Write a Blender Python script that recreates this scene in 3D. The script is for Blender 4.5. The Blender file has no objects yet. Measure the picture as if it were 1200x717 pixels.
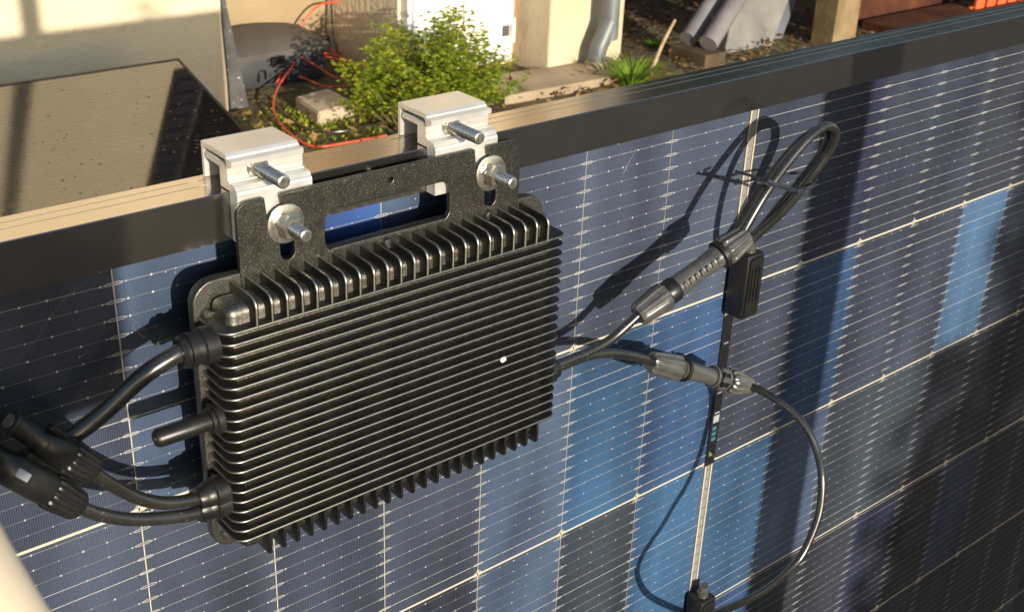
import bpy, bmesh, math, random
from mathutils import Vector, Matrix
random.seed(7)
SC = bpy.context.scene
COL = SC.collection
R = math.radians

# ------------------------------------------------------------------ camera
cam_d = bpy.data.cameras.new('camera'); cam = bpy.data.objects.new('camera', cam_d); COL.objects.link(cam)
right = Vector((0.77260276, -0.63373313, 0.03830542))
down = Vector((-0.25542621, -0.36549989, -0.89507948))
fwd = Vector((0.58124215, 0.68175667, -0.44425827))
CAM = Vector((-0.79402, -0.62933, 0.28378))
cam.matrix_world = Matrix(((right.x, -down.x, -fwd.x, CAM.x), (right.y, -down.y, -fwd.y, CAM.y), (right.z, -down.z, -fwd.z, CAM.z), (0, 0, 0, 1)))
cam_d.sensor_width = 36.0; cam_d.lens = 1434.9 / 1200 * 36
cam_d.clip_start = 0.02; cam_d.clip_end = 500
cam_d.dof.use_dof = True; cam_d.dof.focus_distance = 0.88; cam_d.dof.aperture_fstop = 26
SC.camera = cam

# ------------------------------------------------------------------ light
LIGHT = Vector((0.142, 1.0, -0.232)).normalized()          # direction the sunlight travels
w = bpy.data.worlds.new('World'); SC.world = w; w.use_nodes = True
nt = w.node_tree; nt.nodes.clear()
sky = nt.nodes.new('ShaderNodeTexSky'); sky.sky_type = 'NISHITA'; sky.sun_disc = False
sky.sun_elevation = math.asin(-LIGHT.z); sky.sun_rotation = math.atan2(-LIGHT.x, -LIGHT.y)
sky.air_density = 1.0; sky.dust_density = 0.6; sky.ozone_density = 1.0
bg = nt.nodes.new('ShaderNodeBackground'); bg.inputs[1].default_value = 0.105
wo = nt.nodes.new('ShaderNodeOutputWorld')
nt.links.new(sky.outputs[0], bg.inputs[0]); nt.links.new(bg.outputs[0], wo.inputs[0])
sd = bpy.data.lights.new('sun', 'SUN'); sd.energy = 3.5; sd.angle = R(0.53); sd.color = (1.0, 0.895, 0.73)
so = bpy.data.objects.new('sun', sd); COL.objects.link(so)
so.rotation_euler = LIGHT.to_track_quat('-Z', 'Y').to_euler()
SC.view_settings.view_transform = 'Standard'; SC.view_settings.look = 'None'
SC.view_settings.exposure = 0.90; SC.view_settings.gamma = 1.0; SC.view_settings.use_curve_mapping = False

GZ = -1.25                                                  # ground level; z = 0 is the top of the first row of cells

# ------------------------------------------------------------------ materials
def lin(r, g, b):
    f = lambda c: (c / 255) / 12.92 if c / 255 <= 0.04045 else (((c / 255) + 0.055) / 1.055) ** 2.4
    return (f(r), f(g), f(b), 1.0)

def mat(name, col, rough=0.5, metal=0.0, spec=0.5, col2=None, nscale=20, nlo=0.35, nhi=0.65, bump=0.0, bscale=80, coat=0.0, rvar=0.0, speck=None, sscale=900, sthr=0.72, detail=4, sheen=0.0):
    m = bpy.data.materials.new(name); m.use_nodes = True
    t = m.node_tree; b = t.nodes['Principled BSDF']
    b.inputs['Roughness'].default_value = rough; b.inputs['Metallic'].default_value = metal
    b.inputs['Specular IOR Level'].default_value = spec; b.inputs['Coat Weight'].default_value = coat
    b.inputs['Base Color'].default_value = col
    tc = t.nodes.new('ShaderNodeTexCoord')
    last = None
    if col2 is not None:
        n = t.nodes.new('ShaderNodeTexNoise'); n.inputs['Scale'].default_value = nscale; n.inputs['Detail'].default_value = detail
        t.links.new(tc.outputs['Object'], n.inputs['Vector'])
        r = t.nodes.new('ShaderNodeValToRGB'); r.color_ramp.elements[0].position = nlo; r.color_ramp.elements[1].position = nhi
        r.color_ramp.elements[0].color = col; r.color_ramp.elements[1].color = col2
        t.links.new(n.outputs['Fac'], r.inputs['Fac']); last = r.outputs['Color']
        if rvar:
            mr = t.nodes.new('ShaderNodeMapRange'); mr.inputs['To Min'].default_value = rough - rvar; mr.inputs['To Max'].default_value = rough + rvar
            mr.inputs['From Min'].default_value = 0.3; mr.inputs['From Max'].default_value = 0.7
            t.links.new(n.outputs['Fac'], mr.inputs['Value']); t.links.new(mr.outputs[0], b.inputs['Roughness'])
    if speck is not None:
        n2 = t.nodes.new('ShaderNodeTexNoise'); n2.inputs['Scale'].default_value = sscale; n2.inputs['Detail'].default_value = 1
        t.links.new(tc.outputs['Object'], n2.inputs['Vector'])
        r2 = t.nodes.new('ShaderNodeValToRGB'); r2.color_ramp.elements[0].position = sthr - 0.07; r2.color_ramp.elements[1].position = sthr + 0.03
        r2.color_ramp.elements[0].color = (0, 0, 0, 1); r2.color_ramp.elements[1].color = (1, 1, 1, 1)
        t.links.new(n2.outputs['Fac'], r2.inputs['Fac'])
        mx = t.nodes.new('ShaderNodeMixRGB'); t.links.new(r2.outputs['Color'], mx.inputs['Fac'])
        if last is not None: t.links.new(last, mx.inputs['Color1'])
        else: mx.inputs['Color1'].default_value = col
        mx.inputs['Color2'].default_value = speck; last = mx.outputs['Color']
    if last is not None: t.links.new(last, b.inputs['Base Color'])
    if bump:
        n3 = t.nodes.new('ShaderNodeTexNoise'); n3.inputs['Scale'].default_value = bscale; n3.inputs['Detail'].default_value = 5
        t.links.new(tc.outputs['Object'], n3.inputs['Vector'])
        bp = t.nodes.new('ShaderNodeBump'); bp.inputs['Strength'].default_value = bump; bp.inputs['Distance'].default_value = 0.3 / bscale
        t.links.new(n3.outputs['Fac'], bp.inputs['Height']); t.links.new(bp.outputs['Normal'], b.inputs['Normal'])
    return m

M = {}
M['frame'] = mat('black_anodised', (0.38, 0.355, 0.325, 1), 0.17, 0.972, 0.5, (0.40, 0.37, 0.34, 1), 60, rvar=0.012, bump=0.02, bscale=900)
M['cast'] = mat('black_cast_paint', (0.11, 0.107, 0.095, 1), 0.44, 0.965, 0.5, (0.15, 0.144, 0.128, 1), 90, bump=0.12, bscale=900, speck=(0.48, 0.46, 0.40, 1), sscale=1500, sthr=0.67)
M['cast_fin'] = mat('black_fin_paint', (0.085, 0.083, 0.075, 1), 0.42, 0.975, 0.5, (0.12, 0.115, 0.103, 1), 60, bump=0.05, bscale=900, rvar=0.05, speck=(0.45, 0.43, 0.38, 1), sscale=700, sthr=0.80)
M['fin_glint'] = mat('painted_fin_glint', (0.40, 0.385, 0.34, 1), 0.40, 0.95, 0.5, (0.22, 0.21, 0.185, 1), 140, bump=0.05, bscale=900, rvar=0.05)  # sun glint on the fin noses, painted as a brighter colour
M['bracket'] = mat('black_powder_coat', (0.065, 0.063, 0.056, 1), 0.44, 0.96, 0.5, (0.095, 0.092, 0.08, 1), 120, bump=0.3, bscale=1300, speck=(0.42, 0.40, 0.345, 1), sscale=1650, sthr=0.695)
M['alu'] = mat('clear_aluminium', (0.64, 0.63, 0.60, 1), 0.36, 0.55, 0.5, (0.73, 0.715, 0.685, 1), 60, bump=0.05, bscale=500, rvar=0.06)
M['steel'] = mat('stainless_steel', (0.52, 0.49, 0.43, 1), 0.29, 0.93, 0.5, (0.60, 0.57, 0.50, 1), 300, rvar=0.05, bump=0.015, bscale=700)
M['rubber'] = mat('black_cable_sheath', (0.014, 0.0135, 0.012, 1), 0.25, 0.0, 1.0, (0.024, 0.023, 0.020, 1), 50, rvar=0.05, bump=0.05, bscale=400, speck=(0.10, 0.095, 0.085, 1), sscale=500, sthr=0.76)
M['plastic'] = mat('black_plastic', (0.008, 0.008, 0.008, 1), 0.36, 0.0, 0.45, (0.015, 0.0145, 0.014, 1), 70, bump=0.1, bscale=500)
M['plug_grey'] = mat('grey_black_plug_nylon', (0.055, 0.054, 0.052, 1), 0.24, 0.0, 1.0, (0.085, 0.082, 0.077, 1), 80, rvar=0.05)
M['ribbon'] = mat('tinned_ribbon', (0.60, 0.47, 0.36, 1), 0.45, 0.0)
M['wire'] = mat('tinned_wire', (0.62, 0.61, 0.60, 1), 0.35, 0.25)
M['wire_dim'] = mat('tinned_wire_thin', (0.27, 0.28, 0.30, 1), 0.35, 0.25)
M['gridback'] = mat('pale_ceramic_grid', (0.30, 0.28, 0.23, 1), 0.6)
M['gridline'] = mat('cell_gap', (0.56, 0.51, 0.41, 1), 0.6)
M['white'] = mat('white_paint', (0.72, 0.70, 0.66, 1), 0.45, 0, 0.5, (0.80, 0.78, 0.74, 1), 6)
M['ink'] = mat('label_black', (0.012, 0.012, 0.013, 1), 0.35)
M['cyan'] = mat('label_cyan', (0.05, 0.14, 0.19, 1), 0.4)
M['green'] = mat('label_green', (0.14, 0.24, 0.04, 1), 0.4)

def cell_material():
    m = bpy.data.materials.new('solar_cell'); m.use_nodes = True; t = m.node_tree; b = t.nodes['Principled BSDF']
    oi = t.nodes.new('ShaderNodeObjectInfo'); tc = t.nodes.new('ShaderNodeTexCoord')
    mp = t.nodes.new('ShaderNodeMapping'); t.links.new(tc.outputs['Object'], mp.inputs['Vector'])
    wv = t.nodes.new('ShaderNodeTexWave'); wv.wave_type = 'BANDS'; wv.bands_direction = 'X'; wv.inputs['Scale'].default_value = 2 * math.pi / 0.0014 / 20
    t.links.new(mp.outputs[0], wv.inputs['Vector'])
    n = t.nodes.new('ShaderNodeTexNoise'); n.inputs['Scale'].default_value = 18; n.inputs['Detail'].default_value = 3
    t.links.new(tc.outputs['Object'], n.inputs['Vector'])
    r = t.nodes.new('ShaderNodeMapRange'); r.inputs['To Min'].default_value = 0.72; r.inputs['To Max'].default_value = 1.3
    t.links.new(n.outputs['Fac'], r.inputs['Value'])
    v = t.nodes.new('ShaderNodeVectorMath'); v.operation = 'SCALE'; t.links.new(oi.outputs['Color'], v.inputs[0]); t.links.new(r.outputs[0], v.inputs['Scale'])
    mx = t.nodes.new('ShaderNodeMixRGB'); mx.blend_type = 'MIX'
    rr = t.nodes.new('ShaderNodeMapRange'); rr.inputs['From Min'].default_value = 0.70; rr.inputs['From Max'].default_value = 1.0; rr.inputs['To Max'].default_value = 0.60
    t.links.new(wv.outputs['Fac'], rr.inputs['Value']); t.links.new(rr.outputs[0], mx.inputs['Fac'])
    t.links.new(v.outputs[0], mx.inputs['Color1']); mx.inputs['Color2'].default_value = (0.13, 0.13, 0.14, 1)
    # soft reflections painted as a tint drift running on from cell to cell
    geo = t.nodes.new('ShaderNodeNewGeometry'); n4 = t.nodes.new('ShaderNodeTexNoise'); n4.inputs['Scale'].default_value = 5.0; n4.inputs['Detail'].default_value = 2
    mp4 = t.nodes.new('ShaderNodeMapping'); mp4.inputs['Scale'].default_value = (2.6, 1.0, 0.75); t.links.new(geo.outputs['Position'], mp4.inputs['Vector']); t.links.new(mp4.outputs[0], n4.inputs['Vector'])
    r4 = t.nodes.new('ShaderNodeValToRGB'); e4 = r4.color_ramp.elements; e4[0].position = 0.32; e4[0].color = (0.55, 0.52, 0.58, 1); e4[1].position = 0.68; e4[1].color = (1.35, 1.45, 1.55, 1)
    t.links.new(n4.outputs['Fac'], r4.inputs['Fac'])
    m4 = t.nodes.new('ShaderNodeMixRGB'); m4.blend_type = 'MULTIPLY'; m4.inputs['Fac'].default_value = 0.8
    t.links.new(mx.outputs[0], m4.inputs['Color1']); t.links.new(r4.outputs[0], m4.inputs['Color2']); mx = m4
    # fine grain
    n2 = t.nodes.new('ShaderNodeTexNoise'); n2.inputs['Scale'].default_value = 1400; n2.inputs['Detail'].default_value = 2
    t.links.new(tc.outputs['Object'], n2.inputs['Vector'])
    r3 = t.nodes.new('ShaderNodeMapRange'); r3.inputs['To Min'].default_value = 0.6; r3.inputs['To Max'].default_value = 1.4
    t.links.new(n2.outputs['Fac'], r3.inputs['Value'])
    v2 = t.nodes.new('ShaderNodeVectorMath'); v2.operation = 'SCALE'; t.links.new(mx.outputs[0], v2.inputs[0]); t.links.new(r3.outputs[0], v2.inputs['Scale'])
    t.links.new(v2.outputs[0], b.inputs['Base Color'])
    b.inputs['Roughness'].default_value = 0.45; b.inputs['Specular IOR Level'].default_value = 0.35
    return m
M['cell'] = cell_material()

def glass_material(name, ior=1.45, rough=0.02, tint=(0.97, 0.98, 0.98, 1), boost=1.0):
    m = bpy.data.materials.new(name); m.use_nodes = True; t = m.node_tree; t.nodes.clear()
    o = t.nodes.new('ShaderNodeOutputMaterial'); mx = t.nodes.new('ShaderNodeMixShader')
    fr = t.nodes.new('ShaderNodeFresnel'); fr.inputs['IOR'].default_value = ior
    mu = t.nodes.new('ShaderNodeMath'); mu.operation = 'MULTIPLY'; mu.inputs[1].default_value = boost; mu.use_clamp = True
    tr = t.nodes.new('ShaderNodeBsdfTransparent'); tr.inputs[0].default_value = tint
    gl = t.nodes.new('ShaderNodeBsdfGlossy'); gl.inputs['Roughness'].default_value = rough
    t.links.new(fr.outputs[0], mu.inputs[0]); t.links.new(mu.outputs[0], mx.inputs[0]); t.links.new(tr.outputs[0], mx.inputs[1]); t.links.new(gl.outputs[0], mx.inputs[2]); t.links.new(mx.outputs[0], o.inputs[0])
    return m
M['glass'] = glass_material('module_glass')

# ------------------------------------------------------------------ helpers
def link(o, parent=None):
    COL.objects.link(o)
    if parent: o.parent = parent
    return o

def obj(name, bm, m, parent=None, smooth=False, normals=True):
    if normals: bmesh.ops.recalc_face_normals(bm, faces=bm.faces)
    me = bpy.data.meshes.new(name); bm.to_mesh(me); bm.free()
    mm = M[m] if isinstance(m, str) else m
    me.materials.append(mm)
    if smooth:
        for p in me.polygons: p.use_smooth = True
        try: me.set_sharp_from_angle(angle=R(38))
        except Exception: pass
    return link(bpy.data.objects.new(name, me), parent)

def tag(o, label, cat, group=None, kind=None):
    o['label'] = label; o['category'] = cat
    if group: o['group'] = group
    if kind: o['kind'] = kind
    return o

def thing(name, label, cat, loc=(0, 0, 0), group=None):
    o = bpy.data.objects.new(name, None); o.empty_display_size = 0.02; COL.objects.link(o); o.location = loc
    return tag(o, label, cat, group)

def settle(root):
    """children were built in world coordinates: keep them in place under a moved root"""
    for c in root.children: c.location = Vector(c.location) - Vector(root.location)

def NB(): return bmesh.new()

def box(bm, x0, x1, y0, y1, z0, z1, bev=0.0, seg=2, mtx=None):
    r = bmesh.ops.create_cube(bm, size=1.0); vs = r['verts']
    for v in vs:
        v.co = Vector(((x0 + x1) / 2 + v.co.x * (x1 - x0), (y0 + y1) / 2 + v.co.y * (y1 - y0), (z0 + z1) / 2 + v.co.z * (z1 - z0)))
    if bev:
        es = list({e for v in vs for e in v.link_edges})
        g = bmesh.ops.bevel(bm, geom=es, offset=bev, segments=seg, profile=0.5, affect='EDGES')
        vs = list({v for f in g['faces'] for v in f.verts} | {v for v in vs if v.is_valid})
    if mtx is not None:
        for v in vs: v.co = mtx @ v.co
    return vs

def prism(bm, poly, a0, a1, axis='x'):
    """extrude a 2-D polygon; axis x: poly=(y,z); axis y: poly=(x,z); axis z: poly=(x,y)"""
    def P(p, a):
        return (a, p[0], p[1]) if axis == 'x' else ((p[0], a, p[1]) if axis == 'y' else (p[0], p[1], a))
    A = [bm.verts.new(P(p, a0)) for p in poly]; B = [bm.verts.new(P(p, a1)) for p in poly]
    n = len(poly)
    for i in range(n): bm.faces.new((A[i], A[(i + 1) % n], B[(i + 1) % n], B[i]))
    bm.faces.new(A[::-1]); bm.faces.new(B)

def loft(bm, rings, cap=True, closed=True):
    V = [[bm.verts.new(p) for p in r] for r in rings]; n = len(V[0])
    for a, b in zip(V, V[1:]):
        for i in range(n if closed else n - 1): bm.faces.new((a[i], a[(i + 1) % n], b[(i + 1) % n], b[i]))
    if cap: bm.faces.new(V[0][::-1]); bm.faces.new(V[-1])
    return V

def smoothpath(pts, sub=8):
    pts = [Vector(p) for p in pts]; out = []
    P = [2 * pts[0] - pts[1]] + pts + [2 * pts[-1] - pts[-2]]
    for i in range(1, len(P) - 2):
        a, b, c, d = P[i - 1], P[i], P[i + 1], P[i + 2]
        for k in range(sub):
            t = k / sub
            out.append(0.5 * ((2 * b) + (c - a) * t + (2 * a - 5 * b + 4 * c - d) * t * t + (3 * b - a - 3 * c + d) * t ** 3))
    out.append(pts[-1]); return out

def tube(bm, pts, rad, seg=12, sub=8, smooth=True, r1=None):
    p = smoothpath(pts, sub) if smooth else [Vector(q) for q in pts]
    n = len(p); T = [(p[min(i + 1, n - 1)] - p[max(i - 1, 0)]).normalized() for i in range(n)]
    u = T[0].orthogonal().normalized(); rings = []
    for i in range(n):
        u = (u - T[i] * u.dot(T[i])).normalized(); v = T[i].cross(u)
        r = rad if r1 is None else rad + (r1 - rad) * i / (n - 1)
        rings.append([p[i] + r * (math.cos(2 * math.pi * k / seg) * u + math.sin(2 * math.pi * k / seg) * v) for k in range(seg)])
    loft(bm, rings)

def lathe(bm, p0, p1, prof, seg=24, up=None, ribs=0, ribd=0.07, hexa=False):
    """prof: list of (t, r), t along p0->p1 (0..1)"""
    p0, p1 = Vector(p0), Vector(p1); ax = (p1 - p0); d = ax.normalized()
    u = (Vector(up) - d * Vector(up).dot(d)).normalized() if up else d.orthogonal().normalized(); v = d.cross(u)
    rings = []
    for t, r in prof:
        ring = []
        for k in range(seg):
            a = 2 * math.pi * k / seg; rr = r
            if ribs: rr = r * (1 + ribd * (1 if math.cos(ribs * a) > 0 else -1) * 0.5)
            ring.append(p0 + ax * t + rr * (math.cos(a) * u + math.sin(a) * v))
        rings.append(ring)
    loft(bm, rings)

def hexnut(bm, p0, p1, r):
    lathe(bm, p0, p1, [(0, r * 0.96), (0.08, r), (0.85, r), (1, r * 0.9)], seg=6)

def arc(cx, cy, r, a0, a1, n):
    return [(cx + r * math.cos(R(a0 + (a1 - a0) * i / n)), cy + r * math.sin(R(a0 + (a1 - a0) * i / n))) for i in range(n + 1)]

def rrect(x0, x1, y0, y1, r, n=5):
    return arc(x1 - r, y1 - r, r, 0, 90, n) + arc(x0 + r, y1 - r, r, 90, 180, n) + arc(x0 + r, y0 + r, r, 180, 270, n) + arc(x1 - r, y0 + r, r, 270, 360, n)

def plate(name, outlines, yfront, thick, m, parent, bevel=0.0004):
    """flat plate in the x-z plane with holes"""
    cu = bpy.data.curves.new(name, 'CURVE'); cu.dimensions = '2D'; cu.fill_mode = 'BOTH'
    cu.extrude = thick / 2 - bevel; cu.bevel_depth = bevel; cu.bevel_resolution = 1; cu.offset = -bevel
    for ol in outlines:
        s = cu.splines.new('POLY'); s.points.add(len(ol) - 1); s.use_cyclic_u = True
        for p, q in zip(s.points, ol): p.co = (q[0], q[1], 0, 1)
    o = bpy.data.objects.new(name, cu); COL.objects.link(o)
    dg = bpy.context.evaluated_depsgraph_get(); dg.update()
    me = bpy.data.meshes.new_from_object(o.evaluated_get(dg)); bpy.data.objects.remove(o); bpy.data.curves.remove(cu)
    me.name = name; me.materials.clear(); me.materials.append(M[m])
    for v in me.vertices:
        x, y, z = v.co; v.co = (x, yfront + thick / 2 - z, y)
    return link(bpy.data.objects.new(name, me), parent)

# ================================================================== SETTING
def ground_material():
    m = bpy.data.materials.new('garden_soil'); m.use_nodes = True; t = m.node_tree; b = t.nodes['Principled BSDF']
    tc = t.nodes.new('ShaderNodeTexCoord')
    n = t.nodes.new('ShaderNodeTexNoise'); n.inputs['Scale'].default_value = 3.5; n.inputs['Detail'].default_value = 8; n.inputs['Roughness'].default_value = 0.65
    t.links.new(tc.outputs['Object'], n.inputs['Vector'])
    r = t.nodes.new('ShaderNodeValToRGB'); e = r.color_ramp.elements
    e[0].position = 0.30; e[0].color = (0.045, 0.030, 0.016, 1); e[1].position = 0.72; e[1].color = (0.22, 0.17, 0.10, 1)
    k = e.new(0.45); k.color = (0.12, 0.085, 0.045, 1); k = e.new(0.56); k.color = (0.115, 0.105, 0.035, 1)
    t.links.new(n.outputs['Fac'], r.inputs['Fac']); t.links.new(r.outputs[0], b.inputs['Base Color'])
    n3 = t.nodes.new('ShaderNodeTexNoise'); n3.inputs['Scale'].default_value = 30; n3.inputs['Detail'].default_value = 8
    t.links.new(tc.outputs['Object'], n3.inputs['Vector'])
    bp = t.nodes.new('ShaderNodeBump'); bp.inputs['Strength'].default_value = 0.8; bp.inputs['Distance'].default_value = 0.03
    t.links.new(n3.outputs['Fac'], bp.inputs['Height']); t.links.new(bp.outputs[0], b.inputs['Normal']); b.inputs['Roughness'].default_value = 0.95
    return m
bm = NB()
# one sheet: a fine undulating middle and a border reaching the horizon
N = 60
xs = [-300, -60, -12] + [-6 + 18 * i / N for i in range(N + 1)] + [20, 60, 300]
ys = [-300, -60, -12] + [-5 + 14 * i / N for i in range(N + 1)] + [16, 60, 300]
rg = random.Random(3)
V = [[bm.verts.new((x, y, GZ + (rg.uniform(-0.012, 0.008) if (-6 < x < 12 and 0.5 < y < 9) else -0.002))) for x in xs] for y in ys]
for j in range(len(ys) - 1):
    for i in range(len(xs) - 1): bm.faces.new((V[j][i], V[j][i + 1], V[j + 1][i + 1], V[j + 1][i]))
g = obj('ground', bm, ground_material(), smooth=True); g['kind'] = 'structure'

M['path'] = mat('sandy_concrete', (0.26, 0.20, 0.13, 1), 0.9, 0, 0.2, (0.36, 0.29, 0.20, 1), 5, bump=0.5, bscale=40)
bm = NB(); prism(bm, [(2.42, 3.50), (2.40, 3.22), (3.16, 3.19), (3.22, 3.45)], GZ - 0.02, GZ + 0.035, 'z')
g = obj('concrete_apron', bm, 'path'); g['kind'] = 'structure'

M['patio'] = mat('grey_paving', (0.030, 0.031, 0.033, 1), 0.9, 0, 0.2, (0.05, 0.051, 0.053, 1), 1.5, bump=0.4, bscale=30)
bm = NB(); box(bm, -6, 12, -9, 0.35, GZ - 0.05, GZ + 0.012); g = obj('patio', bm, 'patio'); g['kind'] = 'structure'
# ------------------------------------------------------------------ house
M['plaster'] = mat('cream_plaster', (0.68, 0.56, 0.38, 1), 0.92, 0, 0.2, (0.74, 0.615, 0.43, 1), 2.5, bump=1.0, bscale=40)
M['plaster_shaded'] = mat('shaded_plaster', (0.32, 0.235, 0.135, 1), 0.92, 0, 0.2, (0.37, 0.275, 0.165, 1), 3, bump=0.5, bscale=60)  # wall darkened in its base colour to stand in for shade
M['plaster_pier'] = mat('cream_pier_plaster', (0.50, 0.40, 0.27, 1), 0.92, 0, 0.2, (0.57, 0.475, 0.34, 1), 5, bump=0.5, bscale=50)
M['plinth'] = mat('grey_plinth', (0.09, 0.085, 0.08, 1), 0.9, 0, 0.2, (0.13, 0.12, 0.11, 1), 8, bump=0.4, bscale=60)
M['darkglass'] = mat('dark_window_glass', (0.010, 0.011, 0.013, 1), 0.08, 0, 0.5)
house = thing('house', 'cream plastered house wall with a projecting pier behind the panels', 'house', (1.0, 4.0, GZ))
bm = NB(); box(bm, -5, 1.405, 3.77, 4.6, GZ - 0.1, 3.2); obj('wall', bm, 'plaster', house)
bm = NB(); box(bm, 1.405, 2.20, 4.30, 4.6, GZ - 0.1, 3.2); obj('wall', bm, 'plaster_shaded', house)
bm = NB(); box(bm, 1.407, 2.198, 4.275, 4.298, GZ - 0.05, GZ + 0.085, 0.004); obj('plinth', bm, 'plinth', house)
bm = NB(); box(bm, 2.20, 2.848, 3.72, 4.6, GZ - 0.1, 3.2); obj('wall', bm, 'plaster', house)
bm = NB(); box(bm, 2.848, 3.31, 3.46, 4.6, GZ - 0.1, 3.198, 0.012, 2); obj('pier', bm, 'plaster_pier', house)
wn = NB(); box(wn, 1.415, 2.13, 4.27, 4.298, -0.42, 1.15, 0.006); wo_ = obj('window', wn, 'plinth', house)
for x0, x1 in ((1.425, 1.77), (1.79, 2.09)):
    bm = NB(); box(bm, x0, x1, 4.262, 4.268, -0.38, 1.11); obj('pane', bm, 'darkglass', wo_)
bm = NB(); box(bm, 1.275, 1.4035, 3.748, 3.769, -0.42, 1.35, 0.004); sh_ = obj('added_shutter', bm, mat('added_shutter_dark', (0.018, 0.015, 0.016, 1), 0.5), house)  # unseen dark panel added to darken the reflection in the second panel
for k in range(22):
    z = -0.38 + k * 0.077; bm = NB(); box(bm, 1.287, 1.400, 3.740, 3.7475, z, z + 0.062, 0.002, 1); obj('added_shutter_slat', bm, sh_.data.materials[0], sh_)
settle(house)

# white meter cupboard
cab = thing('meter_cupboard', 'white painted utility cupboard set in the wall behind the green shrub', 'cupboard', (2.5, 3.66, GZ))
bm = NB(); box(bm, 2.215, 2.800, 3.665, 3.718, GZ + 0.03, -0.15, 0.006); obj('carcass', bm, 'white', cab)
bm = NB(); box(bm, 2.235, 2.500, 3.650, 3.664, GZ + 0.05, -0.17, 0.004); obj('door_leaf', bm, 'white', cab)
bm = NB(); box(bm, 2.508, 2.780, 3.650, 3.664, GZ + 0.05, -0.17, 0.004); obj('door_leaf', bm, 'white', cab)
bm = NB()
for a in ((2.715, 2.79, -1.035, -1.018), (2.77, 2.79, -1.13, -1.035)): box(bm, a[0], a[1], 3.632, 3.652, a[2], a[3], 0.003)
obj('hinge_bracket', bm, 'white', cab)
bm = NB(); box(bm, 2.725, 2.765, 3.645, 3.6515, -1.10, -1.05, 0.002); obj('latch', bm, 'plinth', cab)
settle(cab)

# downpipe
M['zinc'] = mat('zinc_pipe', (0.13, 0.145, 0.155, 1), 0.45, 0.3, 0.5, (0.19, 0.205, 0.21, 1), 7, rvar=0.08)
dp = thing('downpipe', 'zinc downpipe on the cream pier, bent in at its foot', 'pipe', (3.08, 3.38, GZ))
bm = NB(); tube(bm, [(3.115, 3.355, 3.1), (3.115, 3.355, 1.0), (3.115, 3.355, -0.93), (3.113, 3.355, -1.01), (3.085, 3.36, -1.085), (3.060, 3.365, -1.15), (3.058, 3.366, -1.26)], 0.041, 20, 8); obj('pipe', bm, 'zinc', dp, True)
for z in (-0.3, 1.2):
    bm = NB(); lathe(bm, (3.115, 3.355, z), (3.115, 3.355, z + 0.03), [(0, 0.046), (1, 0.046)]); box(bm, 3.10, 3.13, 3.39, 3.46, z + 0.005, z + 0.025); obj('pipe_clip', bm, 'zinc', dp)
bm = NB(); lathe(bm, (3.058, 3.366, GZ - 0.01), (3.058, 3.366, GZ + 0.06), [(0, 0.062), (0.5, 0.060), (1, 0.05)]); obj('collar', bm, 'path', dp, True)
settle(dp)

# grey board at the house corner
M['slate'] = mat('dark_grey_board', (0.07, 0.07, 0.068, 1), 0.8, 0, 0.3, (0.10, 0.098, 0.093, 1), 14, bump=0.4, bscale=70, speck=(0.32, 0.31, 0.29, 1), sscale=60, sthr=0.74)
bm = NB(); prism(bm, [(1.408, GZ), (1.487, GZ - 0.0), (1.409, -0.77), (1.400, -0.70), (1.398, -0.9)], 3.755, 3.79, 'y')
tag(obj('wedge_board', bm, 'slate'), 'dark grey wedge shaped board standing at the house corner', 'board')

# grey storage box with a domed lid
M['boxgrey'] = mat('grey_plastic', (0.032, 0.034, 0.040, 1), 0.55, 0, 0.4, (0.045, 0.047, 0.052, 1), 6, bump=0.1, bscale=60)
M['boxlid'] = mat('grey_plastic_lid', (0.075, 0.068, 0.060, 1), 0.6, 0, 0.4, (0.10, 0.09, 0.08, 1), 6, bump=0.1, bscale=60)
sb = thing('storage_box', 'grey plastic box with a domed lid by the shaded wall', 'box', (1.75, 4.05, GZ))
bm = NB(); box(bm, 1.50, 1.975, 3.95, 4.255, GZ, GZ + 0.135, 0.015); obj('tub', bm, 'boxgrey', sb, True)
bm = NB()
rings = []
for i in range(9):
    x = 1.485 + (1.99 - 1.485) * i / 8; h = 0.035 + 0.05 * math.sin(math.pi * i / 8) ** 0.6
    rings.append([(x, 3.935, GZ + 0.125), (x, 3.935, GZ + 0.15), (x, 3.950, GZ + 0.156 + h * 0.10), (x, 4.03, GZ + 0.152 + h * 0.55), (x, 4.19, GZ + 0.152 + h * 0.75), (x, 4.262, GZ + 0.15 + h * 0.4), (x, 4.262, GZ + 0.125)])
loft(bm, rings); ld = obj('lid', bm, 'boxlid', sb, True)
bm = NB(); box(bm, 1.70, 1.76, 3.925, 3.936, GZ + 0.10, GZ + 0.135, 0.003); obj('latch', bm, 'plastic', sb)
bm = NB(); tube(bm, [(1.64, 3.945, GZ + 0.03), (1.645, 3.94, GZ + 0.07), (1.67, 3.94, GZ + 0.075), (1.675, 3.945, GZ + 0.04)], 0.005, 8); obj('hook', bm, 'plastic', sb)
settle(sb)

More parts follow.
